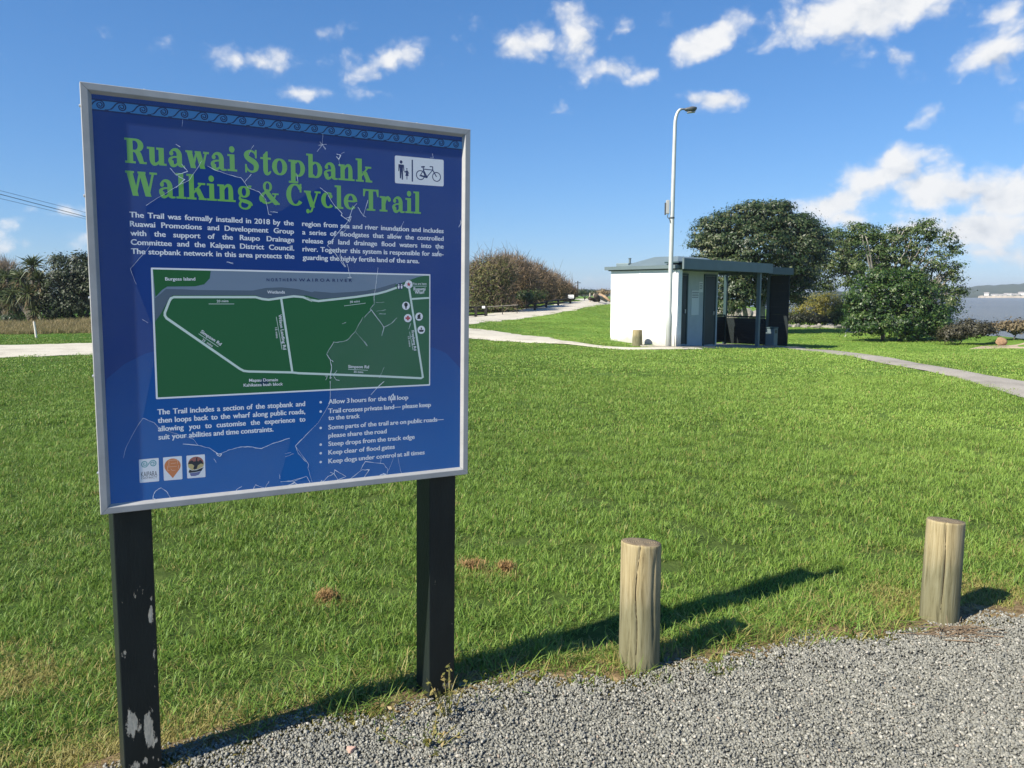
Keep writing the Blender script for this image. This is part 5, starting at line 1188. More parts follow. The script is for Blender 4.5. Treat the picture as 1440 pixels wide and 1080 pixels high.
hills('headland', 16, 24.5, 560, 760, [(16, 3), (20, 3.2), (22, 3.6), (24, 2.2), (24.5, 0)], (.05, .07, .04), 6)
hills('distant_ridge', -62, 13, 620, 1200, [(-62, 16), (-45, 12), (-30, 22), (-15, 12), (0, 9), (5, 8), (7.2, 9.5), (9, 13), (13, 6)], (.05, .07, .045), 8)
# pale buildings on the far shore
M_PALE = flat_mat('pale_cladding', (.74, .72, .68), .7); M_FROOF = flat_mat('far_roof', (.42, .38, .34), .6)
def far_house(px, w_, d_, h_, rise, label, Y=985.):
    p_ = at(px, 417, Y); o = thing('far_building', (p_.x, p_.y, -.9), label, 'building', 'pale buildings on the far shore', R(-30))
    mb = MB(); mb.box(-w_ / 2, w_ / 2, -d_ / 2, d_ / 2, 0, h_); mb.build('walls', M_PALE, o)
    mb = MB(); e = .4; mb.add([(-w_ / 2 - e, -d_ / 2 - e, h_ + .02), (w_ / 2 + e, -d_ / 2 - e, h_ + .02), (w_ / 2 + e, d_ / 2 + e, h_ + .02), (-w_ / 2 - e, d_ / 2 + e, h_ + .02), (-w_ / 2 - e, 0, h_ + rise), (w_ / 2 + e, 0, h_ + rise)], [(0, 1, 5, 4), (2, 3, 4, 5), (0, 4, 3), (1, 2, 5), (3, 2, 1, 0)]); mb.build('roof', M_FROOF, o)
for px, w_, d_, h_, rs_, lb in ((1387, 5, 5, 5.0, 1.2, 'small white building standing alone, leftmost on the far shore'), (1398, 7, 6, 3.4, 1, 'low white shed second from the left on the far shore'), (1406, 13, 7, 3.2, 1.0, 'long low pale building in the middle of the far shore row'), (1417, 8, 6, 4.2, 1.2, 'pale gabled building right of the long one on the far shore'), (1428, 9, 8, 3.4, 1.4, 'pale low building near the right edge of the far shore'), (1437, 8, 8, 5.5, 1.4, 'tallest pale building on the far shore at the frame edge')):
    far_house(px, w_, d_, h_, rs_, lb)
mb = MB(); 
for k in range(46):
    a0_ = 30.4 + k * .085; r_ = 978 + 5 * math.sin(k * 1.7); a1_ = a0_ + .09
    q0 = Vector((r_ * math.sin(R(a0_)), r_ * math.cos(R(a0_)), 0)); q1 = Vector((r_ * math.sin(R(a1_)), r_ * math.cos(R(a1_)), 0)); o_ = Vector((12, 20, 0)); h_ = .9 + .7 * math.sin(k * 2.3) ** 2
    mb.add([q0 + Vector((0, 0, -1.6)), q1 + Vector((0, 0, -1.6)), q1 + o_ + Vector((0, 0, h_)), q0 + o_ + Vector((0, 0, h_))], [(0, 1, 2, 3)])
o = mb.build('far_beach', flat_mat('pale_sand_far', (.50, .43, .33), .9, 0, .1, .2, .05)); tag(o, None, None, None, 'structure')

# ------------------------------------------------------------------ rocks on the shore
M_ROCK = flat_mat('pale_rock', (.25, .23, .20), .9, 0, .2, .35, 2.5, .6); M_ROCKO = flat_mat('orange_rock', (.30, .19, .11), .9, 0, .2, .3, 3, .6); M_ROCKG = flat_mat('grey_rock', (.12, .12, .112), .9, 0, .2, .35, 3, .6)
def rock_mesh(seed, mat):
    r = np.random.default_rng(seed); bm = bmesh.new(); bmesh.ops.create_icosphere(bm, subdivisions=3, radius=1)
    pl = [(Vector(r.normal(size=3)).normalized(), r.uniform(.55, .9)) for _ in range(11)]
    for v in bm.verts:
        p_ = v.co.copy()
        for n_, d_ in pl:
            e = p_.dot(n_) - d_
            if e > 0: p_ -= n_ * e * .92
        v.co = p_
    me = bpy.data.meshes.new('boulder'); bm.to_mesh(me); bm.free(); me.materials.append(mat); return me
RM = [rock_mesh(40 + k, [M_ROCK, M_ROCKG, M_ROCK, M_ROCKG][k]) for k in range(4)]; RMO = rock_mesh(51, M_ROCKO)
def boulder(p_, s, me, rz, label, group):
    o = link(bpy.data.objects.new('boulder', me)); o.location = p_ + Vector((0, 0, s[2] * .35)); o.scale = s; o.rotation_euler = (.1, .05, rz); return tag(o, label, 'boulder', group)
rr_ = random.Random(9)
LB = 'pale grey boulder in the low row of rocks along the river bank'; GB = 'boulders along the river bank'
for px in range(1108, 1222, 5):
    p_ = at(px + rr_.uniform(-2, 2), 440, rr_.uniform(47.4, 49.2) - (px - 1112) * .02); p_.z = tz(p_.x, p_.y)
    boulder(p_, (rr_.uniform(.14, .36), rr_.uniform(.14, .3), rr_.uniform(.10, .22)), RM[rr_.randrange(4)], rr_.uniform(0, 6), LB, GB)
for px, s in ((1208, .45), (1216, .5), (1200, .36), (1224, .33)):
    p_ = at(px, 455, 41.2); p_.z = tz(p_.x, p_.y); boulder(p_, (s, s * .8, s * .55), RM[(px // 8) % 4], px, 'pale sunlit boulder at the left foot of the bushy tree', 'pale boulders beside the bushy tree')
for k, (px, s) in enumerate(((1006, .6), (1016, .75), (1027, .9), (1037, .6), (1048, .7), (1060, .55))):
    p_ = at(px, 440, 61.0); p_.z = tz(p_.x, p_.y) + .25; boulder(p_, (s * 1.3, s * .9, s * .85), RM[k % 4 if k % 4 != 1 else 0], k, 'sunlit tan boulder seen through the open shelter', 'tan boulders seen through the shelter')
p_ = at(1408, 461, 30.3); p_.z = tz(p_.x, p_.y) + .1; boulder(p_, (.27, .22, .18), RMO, .4, 'single orange brown rock on the bank at the right edge', None)
# sandy scrape on the bank
g = [at(px, 0, Y) for px, Y in ((1392, 28.6), (1440, 28.9), (1500, 28.9), (1500, 30.6), (1440, 30.4), (1410, 29.9))]
V_ = []; cx_ = sum(q.x for q in g) / 6; cy_ = sum(q.y for q in g) / 6; n_ = 40; k_ = 10
ring_ = [Vector((np.interp(t * 6, range(7), [q.x for q in g] + [g[0].x]), np.interp(t * 6, range(7), [q.y for q in g] + [g[0].y]), 0)) for t in np.linspace(0, 1, n_, endpoint=False)]
V_ = [(cx_, cy_, tz(cx_, cy_) + .03)]; F_ = []
for s in range(1, k_ + 1):
    for q in ring_:
        x_, y_ = cx_ + (q.x - cx_) * s / k_, cy_ + (q.y - cy_) * s / k_; V_.append((x_, y_, tz(x_, y_) + (.03 if s < k_ else -.01)))
for s in range(k_):
    for q in range(n_):
        if s == 0: F_.append((0, 1 + q, 1 + (q + 1) % n_, 1 + (q + 1) % n_))
        else: F_.append((1 + (s - 1) * n_ + q, 1 + s * n_ + q, 1 + s * n_ + (q + 1) % n_, 1 + (s - 1) * n_ + (q + 1) % n_))
mb = MB(); mb.add(V_, [f[:3] if f[2] == f[3] else f for f in F_]); tag(mb.build('sand_patch', path_mat('bank_sand', (.36, .28, .19), (.44, .35, .25), (.50, .42, .31))), kind='structure')

# ------------------------------------------------------------------ rails, stakes, logs, wires
M_TIMB = flat_mat('dark_timber', (.035, .032, .028), .85, 0, .2, .3, 6); M_PLATE = flat_mat('white_plate', (.78, .78, .76), .5); M_LOG = flat_mat('bleached_log', (.42, .36, .29), .9, 0, .2, .25, 4); M_LOGD = flat_mat('dark_log', (.06, .05, .04), .9, 0, .2, .25, 4)
def rail_fence(pts, name, label, h=.62, rails=(.55, .3)):
    o = thing(name, (pts[0].x, pts[0].y, pts[0].z), label, 'fence'); b_ = pts[0]
    for q in pts:
        mb = MB(); l_ = q - b_; mb.box(l_.x - .07, l_.x + .07, l_.y - .07, l_.y + .07, l_.z - .2, l_.z + h); mb.build('post', M_TIMB, o)
    for z_ in rails:
        for a_, c_ in zip(pts, pts[1:]):
            mb = MB(); mb.tube([a_ - b_ + Vector((0, .09, z_)), c_ - b_ + Vector((0, .09, z_))], .045, 6); mb.build('rail', M_TIMB, o)
    return o
def onpath(px, Y):
    p_ = at(px, 420, Y); p_.z = tz(p_.x, p_.y); return p_
f1 = rail_fence([onpath(*q) for q in ((752, 47), (768, 50.5), (785, 54), (802, 58))], 'rail_fence', 'low dark rail fence along the upper path with a white plate at its end', .46, (.40, .2))
mb = MB(); q = onpath(803, 57.6) - onpath(752, 47); mb.box(q.x - .22, q.x + .20, q.y - .12, q.y - .09, q.z + .40, q.z + .66); mb.build('white_plate', M_PLATE, f1)
f2 = rail_fence([onpath(*q) for q in ((640, 40.5), (655, 41), (669, 41.4), (683, 41.8))], 'rail_fence', 'low dark fence close beside the sign with a small white plate', .56, (.52, .32, .12))
mb = MB(); q = onpath(680, 41.4) - onpath(640, 40.5); mb.box(q.x - .08, q.x + .08, q.y - .12, q.y - .09, q.z + .46, q.z + .58); mb.build('white_plate', M_PLATE, f2)
q0, q1 = onpath(684, 41.9), onpath(728, 44); hr = thing('hand_rail', q0, 'thin pale rail running right from the dark fence below the hedge', 'rail'); 
mb = MB(); mb.tube([Vector((0, 0, .50)), q1 - q0 + Vector((0, 0, .48))], .022, 6); mb.build('rail', M_LOG, hr)
for t in (.02, .5, .98): mb = MB(); l_ = (q1 - q0) * t; mb.tube([l_ + Vector((0, 0, -.1)), l_ + Vector((0, 0, .485))], .022, 6); mb.build('post', M_TIMB, hr)
LOGS = [((829, 61), (841, 63), .18, .14, M_LOGD, 'dark log lying lowest in the driftwood heap by the upper path'), ((836, 60.5), (853, 62), .42, .15, M_LOG, 'pale bleached log slanting down on the driftwood heap'), ((843, 62), (858, 61), .50, .12, flat_mat('tan_log', (.34, .24, .15), .9, 0, .2, .2, 4), 'tan brown log at the right end of the driftwood heap'), ((838, 59.8), (842, 61.5), .40, .2, M_LOGD, 'thick dark log end on in the middle of the driftwood heap')]
for (a_, c_, z_, r_, mt, lb) in LOGS:
    A, B = onpath(*a_), onpath(*c_); mb = MB(); mb.tube([Vector((0, 0, z_ + .12)), (B - A) * .5 + Vector((0, 0, z_ + .02)), B - A + Vector((0, 0, z_ - .22))], [r_, r_ * .95, r_ * .7], 9); o = mb.build('driftwood_log', mt, None, smooth=True); o.location = A; tag(o, lb, 'log', 'driftwood heap')
p_ = onpath(829.5, 61.5); mb = MB(); mb.tube([(0, 0, -.1), (0, 0, .65), (0, 0, .72)], [.05, .05, .02], 8); o = mb.build('marker_peg', M_LOG); o.location = p_; tag(o, 'thin pale peg standing beside the driftwood heap', 'peg')
p_ = at(812.5, 405, 190); p_.z = tz(p_.x, p_.y); up = thing('utility_pole', p_, 'tiny distant power pole above the far end of the hedge', 'utility pole')
mb = MB(); mb.tube([(0, 0, -.3), (0, 0, 3.9)], [.16, .12], 8); mb.build('pole', M_TIMB, up); mb = MB(); mb.box(-.7, .7, -.06, .06, 3.4, 3.55); mb.build('crossarm', M_TIMB, up)
p_ = gp(51.5, 475.5); st = thing('marker_stake', p_, 'slim white stake leaning in the dry grass beyond the road', 'stake')
mb = MB(); mb.tube([(0, 0, -.2), (-.03, 0, .30), (-.055, 0, .56)], [.035, .035, .035], 8); mb.build('shaft', flat_mat('stake_white', (.72, .66, .58), .7), st); mb = MB(); mb.tube([(-.055, 0, .56), (-.058, 0, .60)], [.036, .02], 8); mb.build('cap', M_LOG, st)
M_WIRE = flat_mat('wire_grey', (.09, .10, .11), .6)
for k, (ya, yb, lb) in enumerate(((273, 304, 'thickest and middle overhead wire left of the sign'), (268, 298, 'faint upper overhead wire left of the sign'), (279, 307, 'faint lower overhead wire left of the sign'))):
    A = at(-150, ya - 42, 34); B = at(640, 409, 330); pts = []
    a_, b_ = at(0, ya, 38.5), at(118, yb, 45)
    for t in np.linspace(0, 1, 40):
        px = -260 + (650 + 260) * t; yv = ya + (yb - ya) * px / 118 if px < 118 else yb + (408 - yb) * (1 - (1 - (px - 118) / 532) ** 1.75)
        pts.append(at(px, min(yv, 408), np.interp(px, [-260, 0, 118, 650], [30, 38.5, 45, 140])))
    mb = MB(); mb.tube(pts, .016 if k == 0 else .009, 5); o = mb.build('overhead_wire', M_WIRE); tag(o, lb, 'power line', 'overhead wires')
# rural wire fence on the far left
p0, p1 = onpath(-60, 47), onpath(22, 49)
fe = thing('wire_fence', p0, 'thin farm fence with slim posts in the paddock at the left edge', 'fence')
for t in np.linspace(0, 1, 4): mb = MB(); l_ = (p1 - p0) * float(t); l_.z = tz(p0.x + l_.x, p0.y + l_.y) - p0.z; mb.tube([l_ + Vector((0, 0, -.2)), l_ + Vector((0, 0, 1.1))], .05, 6); mb.build('post', M_TIMB, fe)
for z_ in (.4, .7, 1.0): mb = MB(); mb.tube([Vector((0, 0, z_)), p1 - p0 + Vector((0, 0, z_))], .012, 4); mb.build('wire', M_WIRE, fe)
# small pink stone on the gravel
p_ = gp(494, 1066); bm = bmesh.new(); me = rock_mesh(77, flat_mat('pinkish_stone', (.50, .33, .26), .85, 0, .2, .12, 60)); bm.free(); me.name = 'stone'
o = link(bpy.data.objects.new('stone', me)); o.location = p_ + Vector((0, 0, .030)); o.scale = (.020, .015, .016); tag(o, 'single pinkish stone lying on the grey gravel at the bottom', 'stone')
for px, py, s, lb in ((664, 803, (.050, .036, .030), 'larger clod of dry cut grass lying just right of the sign post'), (711, 804, (.032, .022, .017), 'smaller clod of dry cut grass on the lawn'), (460, 846, (.035, .03, .02), 'tan clod of dry grass lying left of the right sign post')):
    rg = np.random.default_rng(int(px)); n = 420; base = rg.normal(0, 1, (n, 3)) * np.array(s) * .62; base[:, 2] = np.abs(base[:, 2]); Vv, Ff, Tt = blades(rg, n, .05, (.018, .05), (.002, .0045), 1.1, .9, base=base)
    o = np_mesh('grass_clod', Vv, Ff, blade_clod if 'blade_clod' in globals() else flat_mat('clod_straw', (.30, .19, .085), .95, 0, .1, .4, 60), tone=Tt); g = gp(px, py); o.location = g + Vector((0, 0, .02)); tag(o, lb, 'clod')
# ------------------------------------------------------------------ trees and shrubs
def leaf_mat(name, cols, trans=.25, rough=.5, spec=.35):
    m = bpy.data.materials.new(name); m.use_nodes = True; nt = m.node_tree; b = nt.nodes['Principled BSDF']; out = nt.nodes['Material Output']
    a = N(nt, 'ShaderNodeAttribute', attribute_name='tone'); r = ramp(nt, a.outputs['Fac'], [(i / (len(cols) - 1), c) for i, c in enumerate(cols)])
    L(nt, r.outputs[0], b.inputs['Base Color']); b.inputs['Roughness'].default_value = rough; b.inputs['Specular IOR Level'].default_value = spec
    t = N(nt, 'ShaderNodeBsdfTranslucent'); L(nt, r.outputs[0], t.inputs['Color']); mx = N(nt, 'ShaderNodeMixShader'); mx.inputs[0].default_value = trans
    L(nt, b.outputs[0], mx.inputs[1]); L(nt, t.outputs[0], mx.inputs[2]); L(nt, mx.outputs[0], out.inputs['Surface']); return m
def unit(v): return v / (np.linalg.norm(v, axis=1, keepdims=True) + 1e-9)
def leaf_quads(P, Nn, size, rg, slim=.45):
    """a folded diamond leaf at each point, facing roughly along Nn"""
    n = len(P); r = rg.normal(size=(n, 3)); t = unit(np.cross(Nn, r)); b = np.cross(Nn, t); s = size[:, None]
    V = np.stack([P - t * s * .5, P + b * s * slim * .5 - Nn * s * .06, P + t * s * .5, P - b * s * slim * .5 - Nn * s * .06], 1).reshape(-1, 3)
    F = (np.arange(n) * 4)[:, None] + np.array([[0, 1, 2, 3]]); return V, F
def crown_points(lobes, clumps, per, spread, rg, inner=.55, flat=.6):
    """leaf positions in clumps over the shells of ellipsoid lobes; returns positions, facing, tone"""
    vol = np.array([(l[3] * l[4] + l[4] * l[5] + l[3] * l[5]) for l in lobes]); pr = vol / vol.sum(); P = []; Nn = []; T = []
    which = rg.choice(len(lobes), clumps, p=pr)
    for li in which:
        l = lobes[li]; d = rg.normal(size=3); d[2] = d[2] * .9 + .18; d /= np.linalg.norm(d); q = rg.uniform(inner, 1.08) if rg.uniform() < .8 else rg.uniform(.2, 1.0)
        c = np.array(l[:3]) + d * np.array(l[3:6]) * q; m = int(per * rg.uniform(.5, 1.4)); s = spread * rg.uniform(.6, 1.4)
        off = rg.normal(size=(m, 3)) * s * np.array([1, 1, flat]); P.append(c + off)
        nn = unit(off + d * s * 1.6 + np.array([0, 0, s * .9]) + rg.normal(size=(m, 3)) * s * .5); Nn.append(nn)
        T.append(np.clip(rg.uniform(.12, .75) + rg.normal(0, .16, m), 0, 1))
    return np.concatenate(P), np.concatenate(Nn), np.concatenate(T)
M_BARK = flat_mat('grey_bark', (.13, .115, .095), .9, 0, .15, .35, 5, .4)
M_BARKL = flat_mat('pale_bark', (.26, .24, .205), .9, 0, .15, .3, 5, .4)
def limbs(mb, base, tips, r0, rg, wob_=.12):
    for tp in tips:
        b = Vector(base); t = Vector(tp); mid = b.lerp(t, .5) + Vector((rg.normal(0, wob_), rg.normal(0, wob_), rg.uniform(0, wob_ * 2))); pts = []
        for k in range(9):
            u = k / 8; pts.append(b * (1 - u) ** 2 + mid * 2 * u * (1 - u) + t * u * u + Vector(rg.normal(0, .02, 3)))
        mb.tube(pts, [r0 * (1 - .85 * k / 8) + .008 for k in range(9)], 6)
def broad_tree(name, base, lobes, clumps, per, spread, lsize, mat, label, cat, seed, trunks, bark, group=None, inner=.55, limb_r=.07, flat=.6):
    rg = np.random.default_rng(seed); o = thing(name, base, label, cat, group)
    P, Nn, T = crown_points(lobes, clumps, per, spread, rg, inner, flat)
    k = P[:, 2] > .03; P, Nn, T = P[k], Nn[k], T[k]
    V, F = leaf_quads(P, Nn, rg.uniform(lsize[0], lsize[1], len(P)), rg, .5)
    np_mesh('crown', V, F, mat, o, tone=np.repeat(T, 4))
    mb = MB()
    for (bx_, by_, tx, ty, tz_, r_) in trunks:
        pts = [(bx_, by_, -.3), (bx_, by_, .1), (bx_ * .6 + tx * .4 + .05, by_ * .6 + ty * .4, tz_ * .5), (tx, ty, tz_)]; mb.tube(pts, [r_ * 1.25, r_, r_ * .8, r_ * .65], 9)
        near = sorted(lobes, key=lambda l: (l[0] - tx) ** 2 + (l[1] - ty) ** 2 + .3 * (l[2] - tz_) ** 2)[:6]
        tips = []
        for l in near:
            for _ in range(3):
                d = rg.normal(size=3); d[2] = abs(d[2]) * .8; d /= np.linalg.norm(d); tips.append((l[0] + d[0] * l[3] * .8, l[1] + d[1] * l[4] * .8, l[2] + d[2] * l[5] * .75))
        limbs(mb, (tx, ty, tz_ - .05), tips, limb_r, rg)
    mb.build('trunk', bark, o, smooth=True)
    return o
def px_lobes(base, Y, spec):
    """(px, py, half width px, half height px, depth shift m, depth radius m) -> lobes in metres around base"""
    out = []; k = Y / FPX
    for (px, py, hw, hh, dy, ry) in spec:
        c = at(px, py, Y + dy); out.append((c.x - base.x, c.y - base.y, c.z - base.z, hw * k, ry, hh * k))
    return out
M_POH = leaf_mat('dark_leathery_leaves', [(.012, .028, .010), (.022, .046, .013), (.040, .068, .020), (.085, .102, .040), (.140, .140, .070)], .18, .45, .4)
M_POH2 = leaf_mat('olive_leaves', [(.026, .052, .014), (.044, .082, .018), (.072, .112, .026), (.12, .15, .048), (.17, .165, .085)], .22, .45, .4)
Y1 = 40.0; bA = at(1068, 470, Y1); bA.z = tz(bA.x, bA.y)
LA = px_lobes(bA, Y1, [(1016, 334, 36, 38, 0, 1.5), (1046, 312, 36, 24, .3, 1.4), (1083, 308, 38, 22, .2, 1.5), (1112, 322, 32, 26, .3, 1.4), (1136, 346, 30, 28, 0, 1.2), (1140, 330, 18, 14, 0, .9), (1124, 388, 26, 20, 0, 1.0), (997, 328, 20, 24, .2, .9), (994, 362, 18, 18, .1, .9), (1060, 348, 48, 34, -.8, 1.5), (1104, 366, 34, 30, -.7, 1.1), (1032, 378, 34, 28, -.6, 1.2), (1038, 412, 32, 24, -1.0, 1.0), (1068, 405, 26, 30, .3, 1.1), (1112, 402, 24, 26, .4, 1.0), (1058, 294, 22, 9, 0, .9), (1090, 292, 22, 8, .2, .9), (1018, 428, 24, 16, -.8, .8), (985, 345, 12, 10, 0, .6), (1128, 318, 14, 10, 0, .6)])
broad_tree('broadleaf_tree', bA, LA, 1150, 58, .23, (.08, .19), M_POH, 'large dark domed evergreen tree rising behind the toilet block', 'tree', 21, [(0, 0, .1, 0, 1.9, .22), (.5, .3, .9, .4, 1.8, .16), (-.6, .2, -.9, .3, 2.0, .15)], M_BARKL, 'shore trees', .62, .075, .34)
Y2 = 35.5; bB = at(1262, 470, Y2); bB.z = tz(bB.x, bB.y)
LB2 = px_lobes(bB, Y2, [(1213, 333, 26, 18, 0, .9), (1206, 321, 14, 9, 0, .5), (1230, 352, 24, 18, 0, .8), (1250, 334, 28, 19, .2, 1.0), (1272, 328, 24, 13, .2, .9), (1290, 350, 18, 24, .2, .8), (1303, 327, 23, 14, .1, .8), (1325, 342, 21, 16, .1, .7), (1345, 354, 15, 10, .1, .5), (1300, 315, 13, 6, .1, .5), (1316, 372, 20, 20, 0, .8), (1330, 396, 18, 18, 0, .7), (1341, 378, 13, 10, 0, .5), (1336, 424, 18, 22, 0, .6), (1322, 445, 18, 20, 0, .6), (1256, 362, 28, 20, -.2, 1.0), (1276, 384, 26, 20, -.3, 1.0), (1220, 378, 22, 18, -.1, .8), (1300, 400, 22, 20, 0, .8), (1350, 408, 8, 7, 0, .4)])
broad_tree('broadleaf_tree', bB, LB2, 430, 50, .18, (.07, .15), M_POH2, 'open crowned olive green tree above the dense bush near the water', 'tree', 22, [(.3, .1, .2, .1, 2.1, .13), (.9, .2, 1.3, .1, 2.0, .11), (-.6, .1, -1.0, 0, 2.1, .10), (0, -.1, -.2, 0, 2.3, .09)], M_BARKL, 'shore trees', .5, .06, .36)
bC = at(1204, 470, 47.0); bC.z = tz(bC.x, bC.y)
LC = px_lobes(bC, 47.0, [(1163, 335, 28, 18, 0, 1.1), (1145, 354, 28, 24, 0, 1.1), (1176, 354, 28, 22, -.2, 1.1), (1194, 340, 20, 15, -.2, .9), (1128, 392, 22, 18, -.2, .9), (1200, 356, 20, 18, 0, .9), (1166, 376, 32, 18, 0, 1.0), (1198, 370, 22, 17, -.2, .9), (1140, 382, 20, 18, 0, .9), (1188, 396, 30, 12, -.2, .9), (1152, 402, 24, 11, 0, .8), (1178, 326, 12, 6, 0, .6)])
broad_tree('broadleaf_tree', bC, LC, 420, 50, .23, (.08, .17), M_POH2, 'thin sparse tree with pale limbs between the domed tree and the bushy one', 'tree', 23, [(.3, 0, -.7, 0, 3.2, .12), (.6, 0, .3, 0, 3.0, .10)], M_BARKL, 'shore trees', .45, .05, .36)
bD = at(1262, 476, 33.6); bD.z = tz(bD.x, bD.y)
LD = px_lobes(bD, 33.6, [(1322, 455, 18, 20, -.1, .8), (1200, 458, 16, 16, -.2, .7), (1222, 425, 34, 34, 0, 1.1), (1255, 415, 36, 34, .1, 1.2), (1290, 425, 36, 32, 0, 1.2), (1312, 440, 26, 26, .1, .9), (1225, 452, 32, 22, -.2, 1.0), (1262, 455, 38, 22, -.3, 1.1), (1300, 456, 32, 20, -.2, 1.0), (1232, 395, 26, 20, .2, .9), (1275, 395, 24, 20, .2, .9), (1204, 440, 18, 24, .1, .7)])
M_BUSHY = leaf_mat('bright_bush_leaves', [(.014, .036, .008), (.024, .060, .011), (.044, .092, .016), (.085, .135, .028), (.14, .17, .06)], .25, .4, .45)
broad_tree('leafy_bush', bD, LD, 1700, 21, .12, (.07, .15), M_BUSHY, 'dense dark green bush at the foot of the open crowned tree', 'bush', 24, [(.1, 0, 0, 0, .7, .08), (-.6, .1, -.8, 0, .7, .06), (.9, .1, 1.0, 0, .7, .06)], M_BARK, None, .5, .04)
M_YG = leaf_mat('yellow_green_leaves', [(.075, .085, .012), (.16, .16, .025), (.27, .24, .045), (.36, .28, .075)], .3)
for (px, Y, spec, lb, mt, sd) in ((1150, 50.2, [(1142, 427, 26, 17, 0, .9), (1160, 425, 26, 17, .1, .9), (1124, 436, 20, 14, 0, .7), (1176, 434, 20, 17, 0, .7), (1150, 441, 30, 10, -.1, .7)], 'yellow green shrub on the river bank behind the shelter', M_YG, 31), (1187, 49.8, [(1184, 438, 16, 18, 0, .7), (1194, 442, 16, 18, 0, .7), (1172, 446, 16, 12, 0, .6)], 'olive shrub between the yellow green shrub and the bushy tree', M_POH2, 32), (1138, 49.4, [(1122, 448, 26, 9, 0, .7), (1152, 450, 28, 7, 0, .6)], 'low dark shrub beneath the yellow green one', leaf_mat('dark_shrub_leaves', [(.008, .012, .006), (.02, .026, .012), (.04, .042, .02)], .1), 33),
                               (1352, 31.0, [(1345, 466, 16, 10, 0, .6), (1368, 462, 22, 12, 0, .7), (1332, 470, 14, 8, 0, .5), (1385, 464, 14, 9, .1, .5)], 'low dark scrub on the bank right of the bushy tree', leaf_mat('scrub_leaves', [(.022, .022, .012), (.045, .042, .022), (.08, .072, .035)], .1), 34), (1428, 31.6, [(1425, 459, 18, 6, 0, .6), (1455, 457, 24, 7, 0, .7), (1400, 460, 8, 5, 0, .4)], 'dry brown scrub on the bank at the right edge', leaf_mat('dry_scrub', [(.09, .07, .035), (.17, .13, .07), (.25, .20, .11)], .2), 35)):
    b_ = at(px, 455, Y); b_.z = tz(b_.x, b_.y)
    broad_tree('bank_shrub', b_, px_lobes(b_, Y, spec), 620 if sd in (31, 32) else 330, 16, .13, (.06, .14), mt, lb, 'shrub', sd, [(0, 0, 0, 0, .25, .03)], M_BARK, None, .4, .02)

# --- the brown hedge: bare twiggy shrubs in a row along the upper path
M_TWIG = leaf_mat('twigs', [(.10, .075, .055), (.18, .135, .10), (.28, .215, .155), (.36, .29, .215)], .05, .9, .1)
M_HLEAF = leaf_mat('autumn_leaves', [(.055, .052, .025), (.13, .105, .050), (.23, .155, .080), (.33, .215, .12)], .25, .6, .2)
M_HLEAFG = leaf_mat('hedge_green_leaves', [(.035, .050, .018), (.085, .105, .034), (.17, .16, .060), (.27, .20, .09)], .25, .6, .2)
def twig_strands(P0, D, Ln, W_, rg):
    n = len(P0); s = unit(np.cross(D, rg.normal(size=(n, 3)))); k = D + rg.normal(size=(n, 3)) * .22
    mid = P0 + D * (Ln * .5)[:, None]; end = mid + unit(k) * (Ln * .5)[:, None]; w = W_[:, None]
    V = np.stack([P0 - s * w * .5, P0 + s * w * .5, mid + s * w * .35, mid - s * w * .35, end + s * w * .08, end - s * w * .08], 1).reshape(-1, 3)
    i = (np.arange(n) * 6)[:, None]; return V, np.concatenate([i + np.array([[0, 1, 2, 3]]), i + np.array([[3, 2, 4, 5]])])
def twiggy(base, lobes, seed, label, green, ntw=5200, nlf=5200):
    rg = np.random.default_rng(seed); o = thing('hedge_shrub', base, label, 'shrub', 'hedge shrubs beside the upper path')
    pr = np.array([l[3] * l[5] * l[4] for l in lobes]); pr /= pr.sum()
    def pts(n, lo):
        li = rg.choice(len(lobes), n, p=pr); A = np.array(lobes)[li]; d = unit(rg.normal(size=(n, 3)) + [0, 0, .25]); return A[:, :3] + d * A[:, 3:6] * rg.uniform(lo, 1.0, n)[:, None] ** .6, d
    P, d = pts(ntw, .2); D = unit(d * 1.0 + np.array([0, 0, .55]) + rg.normal(size=(ntw, 3)) * .75)
    V, F = twig_strands(P, D, rg.uniform(.25, .75, ntw), rg.uniform(.014, .034, ntw), rg); k = np.repeat(P[:, 2] > -.1, 1)
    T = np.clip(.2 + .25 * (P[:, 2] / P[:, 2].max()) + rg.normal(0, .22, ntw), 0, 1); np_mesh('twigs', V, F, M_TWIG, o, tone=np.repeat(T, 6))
    P, d = pts(nlf, .35); V, F = leaf_quads(P, unit(d + rg.normal(size=(nlf, 3)) * .6 + [0, 0, .4]), rg.uniform(.06, .15, nlf), rg, .6)
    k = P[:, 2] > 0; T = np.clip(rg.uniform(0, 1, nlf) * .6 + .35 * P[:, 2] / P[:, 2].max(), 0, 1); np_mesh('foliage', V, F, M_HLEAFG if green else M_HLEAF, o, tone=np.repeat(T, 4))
    mb = MB(); rgl = rg
    for l in lobes:
        limbs(mb, (l[0] * .5, l[1] * .5, -.1), [(l[0] + rg.normal(0, .4) * l[3], l[1], l[2] + l[5] * .6) for _ in range(5)], .05, rg)
    # tall bare shoots standing above
    for _ in range(26 if green else 12):
        l = lobes[rg.integers(len(lobes))]; x_, y_ = l[0] + rg.uniform(-.8, .8) * l[3], l[1] + rg.uniform(-.6, .6) * l[4]; h_ = l[2] + l[5] * .85; mb.tube([(x_, y_, h_ - .4), (x_ + rg.normal(0, .1), y_, h_ + .35), (x_ + rg.normal(0, .22), y_, h_ + rg.uniform(.5, 1.25))], [.018, .013, .006], 4)
    mb.build('stems', M_BARK, o)
